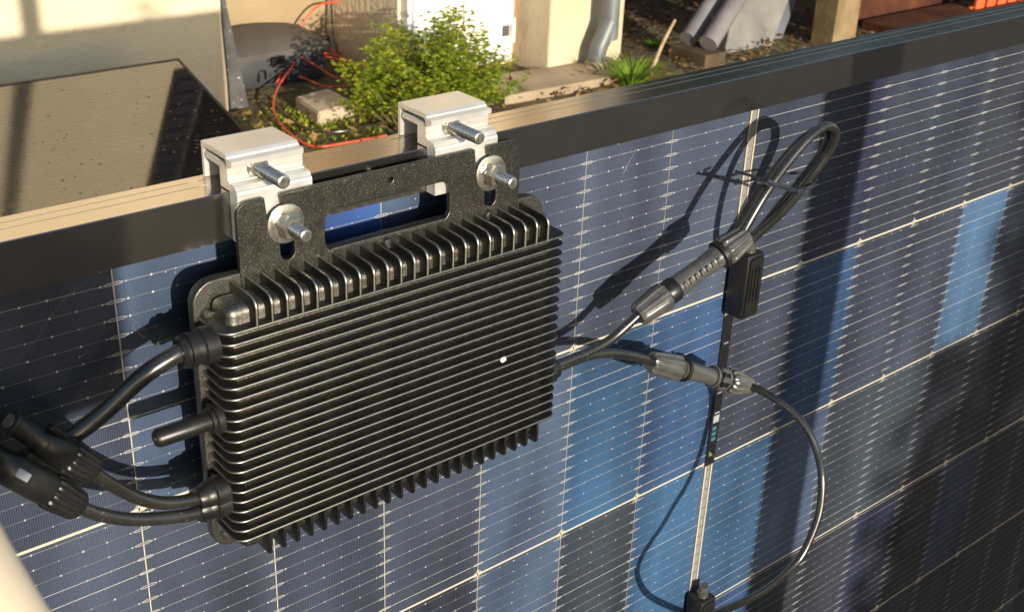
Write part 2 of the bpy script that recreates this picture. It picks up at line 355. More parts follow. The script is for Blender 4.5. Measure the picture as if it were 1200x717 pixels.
# second panel, face up
pv2 = thing('solar_panel', 'brown reflecting solar panel lying tilted behind the upright one', 'solar panel', (0.18, 3.4, -0.904), 'solar panels')
pv2.rotation_euler = (R(16.2), 0, 0)
def p2(name, bm, m, smooth=False): return obj(name, bm, m, pv2, smooth)
L2, H2 = 0.861, 1.134
M['frame_matt'] = mat('matt_black_frame', (0.018, 0.017, 0.016, 1), 0.5, 0, 0.4, (0.028, 0.026, 0.024, 1), 30)
M['pv2cell'] = mat('dark_cell', (0.014, 0.013, 0.020, 1), 0.25, 0, 0.5, (0.020, 0.018, 0.026, 1), 6)
M['pv2glass'] = glass_material('front_glass', 1.9, 0.06, boost=1.65)
M['pv2line'] = mat('cell_line_faint', (0.15, 0.13, 0.115, 1), 0.4)
bm = NB(); box(bm, -L2 + 0.011, L2 - 0.011, -H2 + 0.011, -0.011, -0.012, -0.006); p2('backsheet', bm, 'ink')
me_c2 = None
for r_ in range(6):
    for c_ in range(18):
        x0 = -L2 + 0.018 + c_ * (2 * L2 - 0.036) / 18; y1 = -0.016 - r_ * (H2 - 0.032) / 6
        if me_c2 is None:
            bm = NB(); box(bm, 0.0008, (2 * L2 - 0.036) / 18 - 0.0008, -(H2 - 0.032) / 6 + 0.0012, -0.0012, 0, 0.0006)
            o = p2('cell', bm, 'pv2cell'); me_c2 = o.data
        else: o = link(bpy.data.objects.new('cell', me_c2), pv2)
        o.location = (x0, y1, -0.0058)
bm = NB()
for k in range(60):
    y = -0.022 - k * (H2 - 0.044) / 59; box(bm, -L2 + 0.018, L2 - 0.018, y - 0.0009, y + 0.0009, -0.005, -0.0047)
o = p2('busbar_wires', bm, 'pv2line'); o['kind'] = 'stuff'
bm = NB(); box(bm, -L2 + 0.0095, L2 - 0.0095, -H2 + 0.0095, -0.0095, -0.013, -0.002); p2('glass_pane', bm, 'pv2glass')
for nm, a in (('frame_rail', (-L2, L2, -0.010, 0.0)), ('frame_rail', (-L2, L2, -H2, -H2 + 0.010)), ('frame_rail', (-L2, -L2 + 0.010, -H2 + 0.0101, -0.0101)), ('frame_rail', (L2 - 0.010, L2, -H2 + 0.0101, -0.0101))):
    bm = NB(); box(bm, a[0], a[1], a[2], a[3], -0.030, 0.0, 0.0008, 1); p2(nm, bm, M['frame_matt'])
bm = NB(); rr = random.Random(5)
M['dropping'] = mat('dry_dirt_spots', (0.17, 0.15, 0.125, 1), 0.9)
for k in range(150):
    if k < 55: x = rr.gauss(L2 - 0.14, 0.06); y = rr.gauss(-0.42, 0.16)
    else: x = rr.uniform(0.0, L2 - 0.03); y = rr.uniform(-0.85, -0.04)
    if x > L2 - 0.02: continue
    s = rr.uniform(0.0015, 0.0045); an = rr.uniform(0, 6.28)
    vs = [bm.verts.new((x + s * rr.uniform(0.6, 1.6) * math.cos(an + q), y + s * rr.uniform(0.5, 1.2) * math.sin(an + q), -0.0012)) for q in (0, 1.2, 2.3, 3.4, 4.5, 5.5)]
    bm.faces.new(vs)
o = p2('dirt_spots', bm, 'dropping'); o['kind'] = 'stuff'
# low stand that carries it
M['galv'] = mat('galvanised_steel', (0.35, 0.35, 0.34, 1), 0.45, 0.7)
for sx in (-0.6, 0.6):
    bm = NB(); box(bm, sx - 0.02, sx + 0.02, -H2 + 0.05, -0.05, -0.056, -0.031, 0.002); p2('support_rail', bm, 'galv')
    bm = NB(); box(bm, sx - 0.018, sx + 0.018, -0.20, -0.165, -0.30, -0.057, 0.002); p2('support_leg', bm, 'galv')

# ================================================================== MAIN SOLAR PANEL (upright, its back to the camera)
PL, PT, PH = 0.866, 0.0255, 1.134
pv = thing('solar_panel', 'upright bifacial solar panel seen from behind with blue cells and black frame', 'solar panel', (0, 0, PT - PH), 'solar panels')
YF = -0.027                                                    # rear flange plane
FB = 0.0065                                                    # front of the frame
def rail_profile():
    # (y, z) of the top rail: grooved top face, rear flange and the glass channel
    return [(FB, PT - 0.0005), (FB - 0.0005, PT), (-0.0012, PT), (-0.0014, PT - 0.0007), (-0.0019, PT - 0.0007), (-0.0021, PT),
            (-0.0098, PT), (-0.0100, PT - 0.0007), (-0.0105, PT - 0.0007), (-0.0107, PT), (YF + 0.0006, PT), (YF, PT - 0.0006),
            (YF, -0.0040), (YF + 0.0014, -0.0040), (YF + 0.0014, PT - 0.0014), (-0.0045, PT - 0.0014), (-0.0045, 0.0105), (FB, 0.0105)]
bm = NB(); prism(bm, rail_profile(), -PL, PL, 'x'); obj('frame_rail', bm, 'frame', pv)
bm = NB(); prism(bm, [(y, 2 * (PT - PH / 2) - z) for y, z in rail_profile()], -PL, PL, 'x'); obj('frame_rail', bm, 'frame', pv)
for s in (-1, 1):
    bm = NB(); prism(bm, [(s * (PL - (PT - z) - 0.0002), y) for y, z in rail_profile()], PT - PH + 0.03, -0.0045, 'z'); obj('frame_rail', bm, 'frame', pv)
P_, Q_, G_ = 0.0923, 0.184, 0.0052
bm = NB(); box(bm, -PL + 0.008, PL - 0.008, 0.0012, 0.0016, PT - PH + 0.008, 0.0175); obj('encapsulant_sheet', bm, 'gridback', pv)
# pale gap lines between the strings and the cells
bm = NB()
for k in range(1, 6): box(bm, -PL + 0.03, PL - 0.03, 0.0006, 0.0011, -k * Q_ - 0.00125, -k * Q_ + 0.00125)
for c_ in range(1, 9):
    for sg in (-1, 1): box(bm, sg * (G_ + c_ * P_) - 0.0005, sg * (G_ + c_ * P_) + 0.0005, 0.0006, 0.0010, -6 * Q_, 0.0)
o = obj('string_gap_line', bm, 'gridline', pv); o['kind'] = 'stuff'
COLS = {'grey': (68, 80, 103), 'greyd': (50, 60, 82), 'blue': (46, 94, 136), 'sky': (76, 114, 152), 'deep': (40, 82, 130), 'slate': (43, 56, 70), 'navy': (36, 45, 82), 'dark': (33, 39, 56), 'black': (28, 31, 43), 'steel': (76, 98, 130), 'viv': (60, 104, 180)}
CM = {0: {-9: 'dark', -8: 'dark', -7: 'greyd', -6: 'steel', -5: 'viv', -4: 'steel', -3: 'grey', -2: 'grey', -1: 'grey', 0: 'greyd', 1: 'navy', 2: 'greyd', 3: 'greyd', 4: 'dark', 5: 'dark', 6: 'navy', 7: 'dark', 8: 'dark'},  # tones darken toward right and bottom: dimming put into the cell colours
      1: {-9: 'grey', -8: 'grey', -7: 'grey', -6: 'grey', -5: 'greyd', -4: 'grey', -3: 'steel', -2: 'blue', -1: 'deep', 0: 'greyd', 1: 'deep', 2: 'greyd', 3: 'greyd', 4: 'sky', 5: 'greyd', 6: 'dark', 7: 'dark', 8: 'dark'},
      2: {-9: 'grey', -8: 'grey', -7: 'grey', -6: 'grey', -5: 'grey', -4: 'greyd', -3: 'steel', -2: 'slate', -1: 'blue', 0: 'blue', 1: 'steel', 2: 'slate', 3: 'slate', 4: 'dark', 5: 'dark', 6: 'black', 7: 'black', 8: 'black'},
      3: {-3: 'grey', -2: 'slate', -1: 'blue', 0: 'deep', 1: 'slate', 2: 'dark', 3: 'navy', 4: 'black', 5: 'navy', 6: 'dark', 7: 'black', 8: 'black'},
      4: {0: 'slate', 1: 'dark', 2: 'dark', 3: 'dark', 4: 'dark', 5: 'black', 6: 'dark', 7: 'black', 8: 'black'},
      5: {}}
bm = NB(); rg = random.Random(11)
def cellmesh():
    b_ = NB(); c = 0.004; a, h = P_ / 2 - 0.00045, Q_ / 2 - 0.0012
    prism(b_, [(-a + c, -h), (a - c, -h), (a, -h + c), (a, h - c), (a - c, h), (-a + c, h), (-a, h - c), (-a, -h + c)], 0.0, 0.00055, 'y')
    return b_
cm0 = None
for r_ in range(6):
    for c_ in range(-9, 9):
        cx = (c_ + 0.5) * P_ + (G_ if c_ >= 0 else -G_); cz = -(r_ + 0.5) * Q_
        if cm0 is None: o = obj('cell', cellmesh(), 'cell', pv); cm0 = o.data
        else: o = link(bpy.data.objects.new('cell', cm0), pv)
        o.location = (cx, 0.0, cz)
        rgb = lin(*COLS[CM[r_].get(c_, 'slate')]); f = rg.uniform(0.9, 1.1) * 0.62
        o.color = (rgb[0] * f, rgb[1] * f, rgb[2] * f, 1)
# thin bright wires with solder pads and the split loops where they cross from cell to cell
def wires(rows):
    bm = NB()
    def flat(p, mi=1):
        bm.faces.new([bm.verts.new((x, -0.00025 - 0.00008 * mi, z)) for x, z in p]).material_index = mi
    rgw = random.Random(4)
    for r_ in rows:
        for k in range(16):
            z = -r_ * Q_ - 0.0034 - 0.01130 * k
            for s in (-1, 1):
                hw = rgw.choice((0.00012, 0.00016, 0.00020, 0.00026))
                x0 = s * G_; x1 = s * (G_ + 9 * P_ - 0.002)
                xa, xb = min(x0, x1), max(x0, x1)
                flat([(xa, z - hw), (xb, z - hw), (xb, z + hw), (xa, z + hw)], rgw.choice((0, 0, 1)))
                for c_ in range(9):
                    xg = s * (G_ + c_ * P_)
                    for q in range(6):
                        xp = xg + s * P_ * (q + 0.5) / 6; sc9 = rgw.uniform(0.45, 1.1); a, h = 0.00085 * sc9, 0.00066 * sc9
                        flat([(xp - a, z), (xp - a * 0.4, z - h), (xp + a * 0.4, z - h), (xp + a, z), (xp + a * 0.4, z + h), (xp - a * 0.4, z + h)])
                    if c_ == 0: continue
                    lw = 0.00022; Lh = 0.0062; hh = 0.0008
                    pts = [(-Lh, 0), (-Lh * 0.55, hh), (Lh * 0.55, hh), (Lh, 0)]
                    for sg in (-1, 1):
                        for (ax, az), (bx, bz) in zip(pts, pts[1:]):
                            flat([(xg + ax, z + sg * az - lw), (xg + bx, z + sg * bz - lw), (xg + bx, z + sg * bz + lw), (xg + ax, z + sg * az + lw)])
    return bm
o = obj('busbar_wires', wires(range(6)), 'wire_dim', pv, normals=False); o.data.materials.append(M['wire']); o['kind'] = 'stuff'
# centre bus: two tinned ribbons with rungs
for s in (-1, 1):
    bm = NB(); box(bm, s * 0.0044 - 0.0008, s * 0.0044 + 0.0008, -0.0007, -0.0003, -1.09, 0.015); obj('bus_ribbon', bm, 'ribbon', pv)
bm = NB()
for k in range(96): box(bm, -0.0036, 0.0036, -0.0006, -0.0003, -0.0034 - 0.0113 * k - 0.0004, -0.0034 - 0.0113 * k + 0.0004)
o = obj('bus_rungs', bm, 'wire_dim', pv); o['kind'] = 'stuff'
bm = NB(); box(bm, -0.0050, 0.0050, 0.0002, 0.0008, -1.09, 0.015); obj('bus_backing', bm, mat('bus_gap', (0.22, 0.23, 0.22, 1), 0.5), pv)
bm = NB(); box(bm, -0.0062, 0.0062, -0.0016, -0.0008, -0.3700, -0.2080, 0.0003); cov = obj('bus_cover', bm, 'ink', pv)
M['decal'] = mat('label_white', (0.30, 0.32, 0.33, 1), 0.5)
for a in ((-0.0038, 0.0042, -0.322, -0.314), (-0.0030, 0.0036, -0.312, -0.3105)):
    bm = NB(); box(bm, a[0], a[1], -0.0021, -0.0017, a[2], a[3]); obj('label_print', bm, 'decal', cov)
for z in (-0.330, -0.336, -0.342): 
    bm = NB(); box(bm, -0.0036, 0.0022, -0.0021, -0.0017, z, z + 0.0038); obj('label_print', bm, 'cyan', cov)
bm = NB(); prism(bm, [(-0.0036, -0.359), (0.0016, -0.359), (-0.0036, -0.353)], -0.0021, -0.0017, 'y'); obj('label_print', bm, 'green', cov)
for z in (-0.2375, -0.266, -0.29):
    bm = NB(); box(bm, -0.0030, 0.0030, -0.0022, -0.0017, z, z + 0.0016); obj('label_print', bm, 'wire_dim', cov)
# laminate glass over the back of the cells
bm = NB(); box(bm, -PL + 0.006, PL - 0.006, -0.0026, 0.0046, PT - PH + 0.006, 0.0195); obj('glass_pane', bm, 'glass', pv)
bm = NB(); rg = random.Random(77)
for k in range(900):
    x, z = rg.uniform(-0.66, 0.62), rg.uniform(-0.95, 0.0)
    if abs(x) < 0.008: continue
    r0 = 0.00016 + 0.00042 * rg.random() ** 3
    bm.faces.new([bm.verts.new((x + r0 * rg.uniform(0.6, 1.3) * math.cos(a_), -0.0028, z + r0 * rg.uniform(0.6, 1.3) * math.sin(a_))) for a_ in (0, 1.05, 2.1, 3.14, 4.2, 5.24)])
o = obj('dust_specks', bm, mat('dust_speck', (0.50, 0.47, 0.42, 1), 0.9), pv, normals=False); o['kind'] = 'stuff'
# junction boxes on the centre line
def jbox(zc, h=0.062):
    bm = NB(); box(bm, -0.0115, 0.0105, -0.0235, -0.0028, zc - h / 2, zc + h / 2, 0.0025, 2); j = obj('junction_box', bm, 'plastic', pv, True)
    bm = NB(); prism(bm, rrect(-0.0090, 0.0080, zc - h / 2 + 0.003, zc + h / 2 - 0.003, 0.003, 3), -0.0252, -0.0236, 'y'); l = obj('lid', bm, 'plastic', j)
    for k in range(3):
        bm = NB(); box(bm, -0.0062 + 0.0045 * k, -0.0042 + 0.0045 * k, -0.0264, -0.0253, zc - h * 0.22, zc + h * 0.30, 0.0003, 1); obj('lid_rib', bm, 'plastic', j)
    bm = NB(); lathe(bm, (-0.0005, -0.014, zc + h / 2 - 0.001), (-0.0005, -0.014, zc + h / 2 + 0.012), [(0, 0.006), (0.5, 0.006), (0.55, 0.0048), (1, 0.0045)], 16); obj('cable_entry', bm, 'plug_grey', j, True)
    bm = NB()
    for dx in (0.0055,): lathe(bm, (dx, -0.012, zc + h / 2 - 0.001), (dx, -0.012, zc + h / 2 + 0.010), [(0, 0.0028), (1, 0.0025)], 12)
    obj('vent_stub', bm, 'plug_grey', j, True)
jbox(-0.171); jbox(-0.551); jbox(-0.90)
settle(pv)

# ================================================================== MICRO INVERTER
inv = thing('micro_inverter', 'finned black micro inverter hanging on the panel frame by its bracket', 'inverter', (-0.40, -0.045, -0.20))
BF, BT = -0.041, 0.0036                                        # bracket front plane, thickness
zt = 0.0232
def slot(dx):
    return [(-0.4812 + dx, zt - 0.001), (-0.4800 + dx, 0.010), (-0.4752 + dx, 0.002), (-0.4726 + dx, -0.006)] + arc(-0.4678 + dx, -0.0142, 0.0047, 180, 360, 8) + [(-0.4634 + dx, -0.004), (-0.4640 + dx, 0.006), (-0.4690 + dx, 0.012), (-0.4708 + dx, zt - 0.001)]
def rnd_top(x0, x1, r0=0.0015, r1=0.0015): pass
outer = [(-0.4995, -0.031), (-0.4995, 0.0150)] + arc(-0.4920, 0.0155, 0.0075, 180, 90, 6)[1:] + [(-0.4828, zt), (-0.4815, zt - 0.0003)] + slot(0)[0:] + [(-0.4700, zt), (-0.3300, zt), (-0.3292, zt - 0.0004)] + slot(0.1525)[1:-1] + [(-0.3183, zt - 0.001), (-0.3178, zt - 0.0003), (-0.3170, zt - 0.0002), (-0.2935, zt - 0.0005), (-0.2915, zt - 0.002), (-0.2908, zt - 0.004), (-0.2905, -0.031)]
outer_s = []
for p in outer:
    if not outer_s or (abs(p[0] - outer_s[-1][0]) + abs(p[1] - outer_s[-1][1])) > 0.0004: outer_s.append(p)
hole = rrect(-0.4420, -0.3490, -0.0205, 0.0062, 0.0065, 5)
small = arc(-0.3944, 0.0158, 0.0018, 0, 330, 11)
br = plate('bracket', [outer_s, hole, small], BF, BT, 'bracket', inv, 0.0005)

# rim of the casting
IL, IR, IF = -0.528, -0.270, -0.071
plate('base_rim', [rrect(-0.5300, -0.2680, -0.2045, -0.0195, 0.014, 6)], -0.0406, 0.0074, 'cast', inv, 0.0007)
bm = NB(); box(bm, IL + 0.0075, IR - 0.0075, IF + 0.0075, -0.0406, -0.1955, -0.0285, 0.0055, 4); obj('body', bm, 'cast', inv, True)
# horizontal cooling fins: a bevelled U-plate wrapping front and sides
def hfin():
    bm = NB()
    def outl(o): return arc(IR - 0.008, IF + 0.008, 0.008 - o, 0, -90, 6)[::-1] if False else ([(IL + o, -0.0408)] + arc(IL + 0.0085, IF + 0.0085, 0.0085 - o, 180, 270, 6) + arc(IR - 0.0085, IF + 0.0085, 0.0085 - o, 270, 360, 6) + [(IR - o, -0.0408)])
    t = 0.00112
    rings = []
    for an_ in (-85, -55, -25, -2, 12, 26, 40, 62, 85):
        rings.append([(x, y, t * math.sin(R(an_))) for x, y in outl(t * (1 - math.cos(R(an_))))])
    loft(bm, rings)
    nn = len(rings[0])
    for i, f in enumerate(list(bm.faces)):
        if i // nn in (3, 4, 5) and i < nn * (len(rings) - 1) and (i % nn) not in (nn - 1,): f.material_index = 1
    return bm
f0 = obj('cooling_fin', hfin(), 'cast_fin', inv, True); f0.data.materials.append(M['fin_glint'])
Z1, Z2 = -0.0402, -0.1822
for k in range(21):
    o = f0 if k == 0 else link(bpy.data.objects.new('cooling_fin', f0.data), inv)
    o.location = (0, 0, Z1 + (Z2 - Z1) * k / 20)
# comb fins on top and bottom
def cfin(top):
    bm = NB(); rings = []
    if top:
        pr = lambda o: [(-0.0408, -0.0408), (-0.0408, -0.0215 - o)] + arc(IF + 0.0065, -0.0222 - 0.0065, 0.0065 - o, 90, 180, 6) + [(IF + o, -0.0408)]
    else:
        pr = lambda o: [(-0.0408, -0.1818), (-0.0408, -0.2000 + o), (IF + 0.013, -0.2002 + o)] + arc(IF + 0.004, -0.1962, 0.004 - o, 270, 180, 4) + [(IF + o, -0.1818)]
    t = 0.00125
    for an_ in (-85, -50, -32, -16, 2, 30, 85): rings.append([(t * math.sin(R(an_)), y, z) for y, z in pr(t * (1 - math.cos(R(an_))))])
    loft(bm, rings)
    nn = len(rings[0])
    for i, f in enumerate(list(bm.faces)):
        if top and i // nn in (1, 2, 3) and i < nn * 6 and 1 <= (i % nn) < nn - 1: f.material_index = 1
    return bm
for top in (True, False):
    c0 = None
    for k in range(23):
        if c0 is None: o = obj('cooling_fin', cfin(top), 'cast_fin', inv, True); o.data.materials.append(M['fin_glint']); c0 = o
        else: o = link(bpy.data.objects.new('cooling_fin', c0.data), inv)
        o.location = (-0.5056 + 0.00987 * k, 0, 0)
# screws on rim
for u, z in ((-0.5225, -0.0385), (-0.5215, -0.193), (-0.3985, -0.0245), (-0.3180, -0.0245)):
    bm = NB(); lathe(bm, (u, -0.0408, z), (u, -0.0455, z), [(0, 0.0034), (0.8, 0.0034), (1, 0.0026)], 14); obj('screw', bm, 'cast', inv, True)
# left side: cable gland, stub aerial, twin gland
YG = -0.056
g1 = NB(); lathe(g1, (-0.5265, YG, -0.050), (-0.5475, YG, -0.050), [(0, 0.0112), (0.38, 0.0112), (0.42, 0.0098), (0.60, 0.0096), (0.62, 0.0104), (0.78, 0.0104), (0.80, 0.0090), (0.88, 0.0090), (0.9, 0.0096), (1, 0.0078)], 28); obj('cable_gland', g1, 'plastic', inv, True)
g1 = NB(); lathe(g1, (-0.5265, YG, -0.0995), (-0.5665, YG, -0.0995), [(0, 0.0095), (0.10, 0.0095), (0.12, 0.0078), (0.17, 0.0078), (0.18, 0.0058), (0.95, 0.0056), (1, 0.0044)], 24); an = obj('stub_aerial', g1, 'plastic', inv, True)
g1 = NB(); lathe(g1, (-0.5660, YG, -0.0995), (-0.5668, YG, -0.0995), [(0, 0.0022), (1, 0.0018)], 10); obj('tip', g1, 'cast', an, True)
g1 = NB()
for zz in (-0.1495, -0.1575):
    lathe(g1, (-0.5265, YG, zz), (-0.5445, YG, zz), [(0, 0.0098), (0.45, 0.0098), (0.5, 0.0085), (0.72, 0.0082), (0.75, 0.0078), (1, 0.0068)], 24)
obj('twin_cable_gland', g1, 'plastic', inv, True)
# right side outlet
g1 = NB(); lathe(g1, (-0.2715, -0.050, -0.157), (-0.2560, -0.050, -0.157), [(0, 0.0105), (0.6, 0.0105), (0.65, 0.009), (1, 0.0078)], 20); obj('cable_outlet', g1, 'plastic', inv, True)
# pale chip stuck on a fin
bm = NB(); bmesh.ops.create_icosphere(bm, subdivisions=2, radius=0.0024)
rg = random.Random(2)
for v in bm.verts: v.co = Vector((v.co.x * 1.15, v.co.y * 0.5, v.co.z * 0.95)) * rg.uniform(0.85, 1.1) + Vector((-0.3245, IF - 0.0007, -0.1185))
obj('pale_chip', bm, mat('pale_chip', (0.42, 0.40, 0.33, 1), 0.5, 0, 0.5, (0.70, 0.67, 0.58, 1), 400), inv, True)
settle(inv)

# ================================================================== CLAMPS
def zig():
    out = []; n = 14
    for i in range(n):
        y = -0.0245 + 0.0245 * i / n; out += [(y, 0.0405), (y + 0.0245 / n * 0.5, 0.0418)]
    return out
def clamp(u0, u1, ub, ul, label):
    c = thing('mounting_clamp', label, 'clamp', ((u0 + u1) / 2, -0.01, PT), 'silver clamps on the panel frame')
    capp = [(0.0040, 0.0470), (0.0033, 0.0477), (-0.0252, 0.0477), (-0.0272, 0.0462), (-0.0274, 0.0452), (-0.0322, 0.0450), (-0.0328, 0.0446), (-0.0326, 0.0416), (-0.0264, 0.0392), (-0.0264, 0.0422), (-0.0250, 0.0446), (0.0015, 0.0446), (0.0015, 0.0258), (0.0040, 0.0258)]
    bm = NB(); prism(bm, capp, u0, u1, 'x'); obj('cap_profile', bm, 'alu', c)
    base = [(-0.0366, -0.004), (-0.0366, 0.0262), (-0.0362, 0.0276), (-0.0352, 0.0282), (-0.0352, 0.0290), (-0.0340, 0.0306), (-0.0300, 0.0310), (-0.0298, 0.0302), (-0.0282, 0.0304), (-0.0280, 0.0314), (-0.0262, 0.0320), (-0.0262, 0.0348), (-0.0268, 0.0352), (-0.0262, 0.0356), (-0.0262, 0.0385)] + zig() + [(0.0, 0.0398), (-0.0002, 0.0385), (-0.0170, 0.0380), (-0.0172, 0.0262), (-0.0275, 0.0262), (-0.0275, -0.004)]
    bm = NB(); prism(bm, base, u0 + 0.0004, u1 - 0.0002 + 0.003, 'x'); obj('jaw_profile', bm, 'alu', c)
    # locking screw
    zb = 0.0368
    bm = NB(); hexnut(bm, (ub, -0.0263, zb), (ub, -0.0295, zb), 0.0062); lathe(bm, (ub, -0.0262, zb), (ub, -0.0272, zb), [(0, 0.0070), (1, 0.0070)], 20); obj('locking_nut', bm, 'steel', c)
    prof = []; nT = 20
    for i in range(nT): prof += [(i / nT, 0.00350), ((i + 0.5) / nT, 0.00415)]
    prof += [(0.99, 0.0038), (1.0, 0.0030)]
    bm = NB(); lathe(bm, (ub, -0.026, zb), (ub, -0.0575, zb), prof, 18); obj('locking_screw', bm, 'steel', c)
    # bolt that carries the bracket
    z = 0.0048
    bm = NB(); lathe(bm, (ul, BF - 0.0002, z), (ul, BF - 0.0018, z), [(0, 0.0118), (0.15, 0.0121), (0.85, 0.0121), (1, 0.0117)], 36); obj('washer', bm, 'steel', c, True)
    bm = NB(); lathe(bm, (ul, BF - 0.0019, z), (ul, BF - 0.0036, z), [(0, 0.0068), (1, 0.0068)], 28); obj('spring_washer', bm, 'steel', c, True)
    bm = NB(); hexnut(bm, (ul, BF - 0.0037, z), (ul, BF - 0.0100, z), 0.0079); obj('hex_nut', bm, 'steel', c)
    prof = [(0, 0.0038)]; nT = 17
    for i in range(nT): prof += [(0.1 + 0.87 * i / nT, 0.00350), (0.1 + 0.87 * (i + 0.5) / nT, 0.00415)]
    prof += [(0.985, 0.0038), (1.0, 0.0030)]
    bm = NB(); lathe(bm, (ul, -0.0366, z), (ul, -0.0655, z), prof, 18); obj('carrying_bolt', bm, 'steel', c)
    settle(c)
clamp(-0.4965, -0.4500, -0.4772, -0.4690, 'silver aluminium clamp on the frame at the left end of the bracket')
clamp(-0.3580, -0.3100, -0.3385, -0.3165, 'silver aluminium clamp on the frame at the right end of the bracket')

# ================================================================== CABLES
def ray_pt(x, y, Y):          # authoring aid only, kept as numbers below
    pass
def cable(name, pts, r, label, cat='cable', group=None, m='rubber'):
    bm = NB(); tube(bm, pts, r, 14, 8); t = thing(name, label, cat, pts[0], group); o = obj('sheath', bm, m, t, True); return t
ac = cable('ac_cable', [(-0.5440, -0.0560, -0.0495), (-0.5502, -0.057, -0.0499), (-0.5655, -0.056, -0.0557), (-0.5774, -0.053, -0.0645), (-0.5895, -0.05, -0.0748), (-0.6013, -0.047, -0.0831), (-0.6155, -0.045, -0.0892), (-0.6315, -0.043, -0.0924), (-0.6449, -0.042, -0.0937), (-0.6649, -0.042, -0.0938), (-0.72, -0.042, -0.095), (-0.80, -0.045, -0.12), (-0.86, -0.05, -0.20)], 0.0053, 'thick black cable leaving the upper gland on the left side of the inverter')
settle(ac)
def nut_ring(c, name, p0, p1, r, m='plug_grey', ribs=14, r2=None):
    bm = NB(); r2 = r2 or r
    lathe(bm, p0, p1, [(0, r * 0.80), (0.08, r * 0.98), (0.2, r), (0.80, r2), (0.94, r2 * 0.97), (1, r2 * 0.82)], 56, None, ribs, 0.10)
    return obj(name, bm, m, c, True)
def sleeve(c, name, p0, p1, prof, m='plastic', seg=28):
    bm = NB(); lathe(bm, p0, p1, prof, seg); return obj(name, bm, m, c, True)
def lerp(a, b, t): return tuple(Vector(a).lerp(Vector(b), t))

# --- left: two DC leads with black plugs
c = cable('dc_lead', [(-0.5400, -0.056, -0.1495), (-0.5483, -0.057, -0.1480), (-0.5645, -0.058, -0.1429), (-0.5793, -0.058, -0.1337), (-0.593, -0.058, -0.1198), (-0.6045, -0.058, -0.1049), (-0.6100, -0.058, -0.0980)], 0.0040, 'upper of the two plugged leads from the twin gland, its plug end open', group='leads from the twin gland')
a, b = (-0.6040, -0.058, -0.1043), (-0.6430, -0.058, -0.0586)
nut_ring(c, 'union_nut', a, lerp(a, b, 0.34), 0.0084, 'plastic', 16, 0.0096)
sleeve(c, 'plug_body', lerp(a, b, 0.33), lerp(a, b, 0.64), [(0, 0.0092), (0.12, 0.0094), (0.8, 0.0094), (0.9, 0.0084), (1, 0.0082)])
sleeve(c, 'plug_neck', lerp(a, b, 0.64), lerp(a, b, 1.0), [(0, 0.0082), (0.15, 0.0066), (0.85, 0.0060), (0.9, 0.0070), (1, 0.0068)])
sleeve(c, 'contact_tip', lerp(a, b, 0.985), lerp(a, b, 1.012), [(0, 0.0042), (1, 0.0040)], 'plug_grey', 16)
bm = NB(); d = (Vector(b) - Vector(a)).normalized(); up = Vector((0, -1, 0)); sd_ = d.cross(up).normalized()
for s in (-1, 1):
    o_ = Vector(lerp(a, b, 0.60)) + sd_ * s * 0.0088 + up * 0.004
    box(bm, -0.0060, 0.0060, -0.0016, 0.0016, -0.0028, 0.0028, 0.0006, 1, Matrix(((d.x, sd_.x, up.x, o_.x), (d.y, sd_.y, up.y, o_.y), (d.z, sd_.z, up.z, o_.z), (0, 0, 0, 1))))
obj('latch_arm', bm, 'plastic', c)
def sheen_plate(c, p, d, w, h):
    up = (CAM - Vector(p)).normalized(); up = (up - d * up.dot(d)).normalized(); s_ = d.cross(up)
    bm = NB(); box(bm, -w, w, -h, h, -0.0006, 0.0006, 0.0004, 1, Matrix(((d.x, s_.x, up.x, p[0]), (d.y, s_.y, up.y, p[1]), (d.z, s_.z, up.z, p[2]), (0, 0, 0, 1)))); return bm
settle(c)
c = cable('dc_lead', [(-0.5400, -0.056, -0.1575), (-0.5496, -0.058, -0.1572), (-0.5688, -0.06, -0.1507), (-0.5891, -0.061, -0.1419), (-0.6057, -0.062, -0.1306), (-0.6166, -0.062, -0.1202), (-0.6225, -0.062, -0.1135)], 0.0040, 'lower of the two plugged leads from the twin gland, plug cut by picture edge', group='leads from the twin gland')
a, b = (-0.6157, -0.062, -0.1210), (-0.6700, -0.062, -0.0565)
nut_ring(c, 'union_nut', a, lerp(a, b, 0.28), 0.0086, 'plastic', 16, 0.0098)
sleeve(c, 'plug_body', lerp(a, b, 0.27), lerp(a, b, 0.60), [(0, 0.0092), (0.1, 0.0096), (0.9, 0.0097), (1, 0.0088)])
sleeve(c, 'plug_neck', lerp(a, b, 0.60), lerp(a, b, 1.0), [(0, 0.0092), (0.1, 0.0078), (0.5, 0.0076), (0.55, 0.0088), (0.95, 0.0088), (1, 0.0080)])
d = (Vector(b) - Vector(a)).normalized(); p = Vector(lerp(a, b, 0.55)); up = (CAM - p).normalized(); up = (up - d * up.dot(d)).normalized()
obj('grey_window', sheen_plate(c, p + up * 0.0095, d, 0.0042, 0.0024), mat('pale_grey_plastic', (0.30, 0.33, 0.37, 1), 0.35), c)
settle(c)

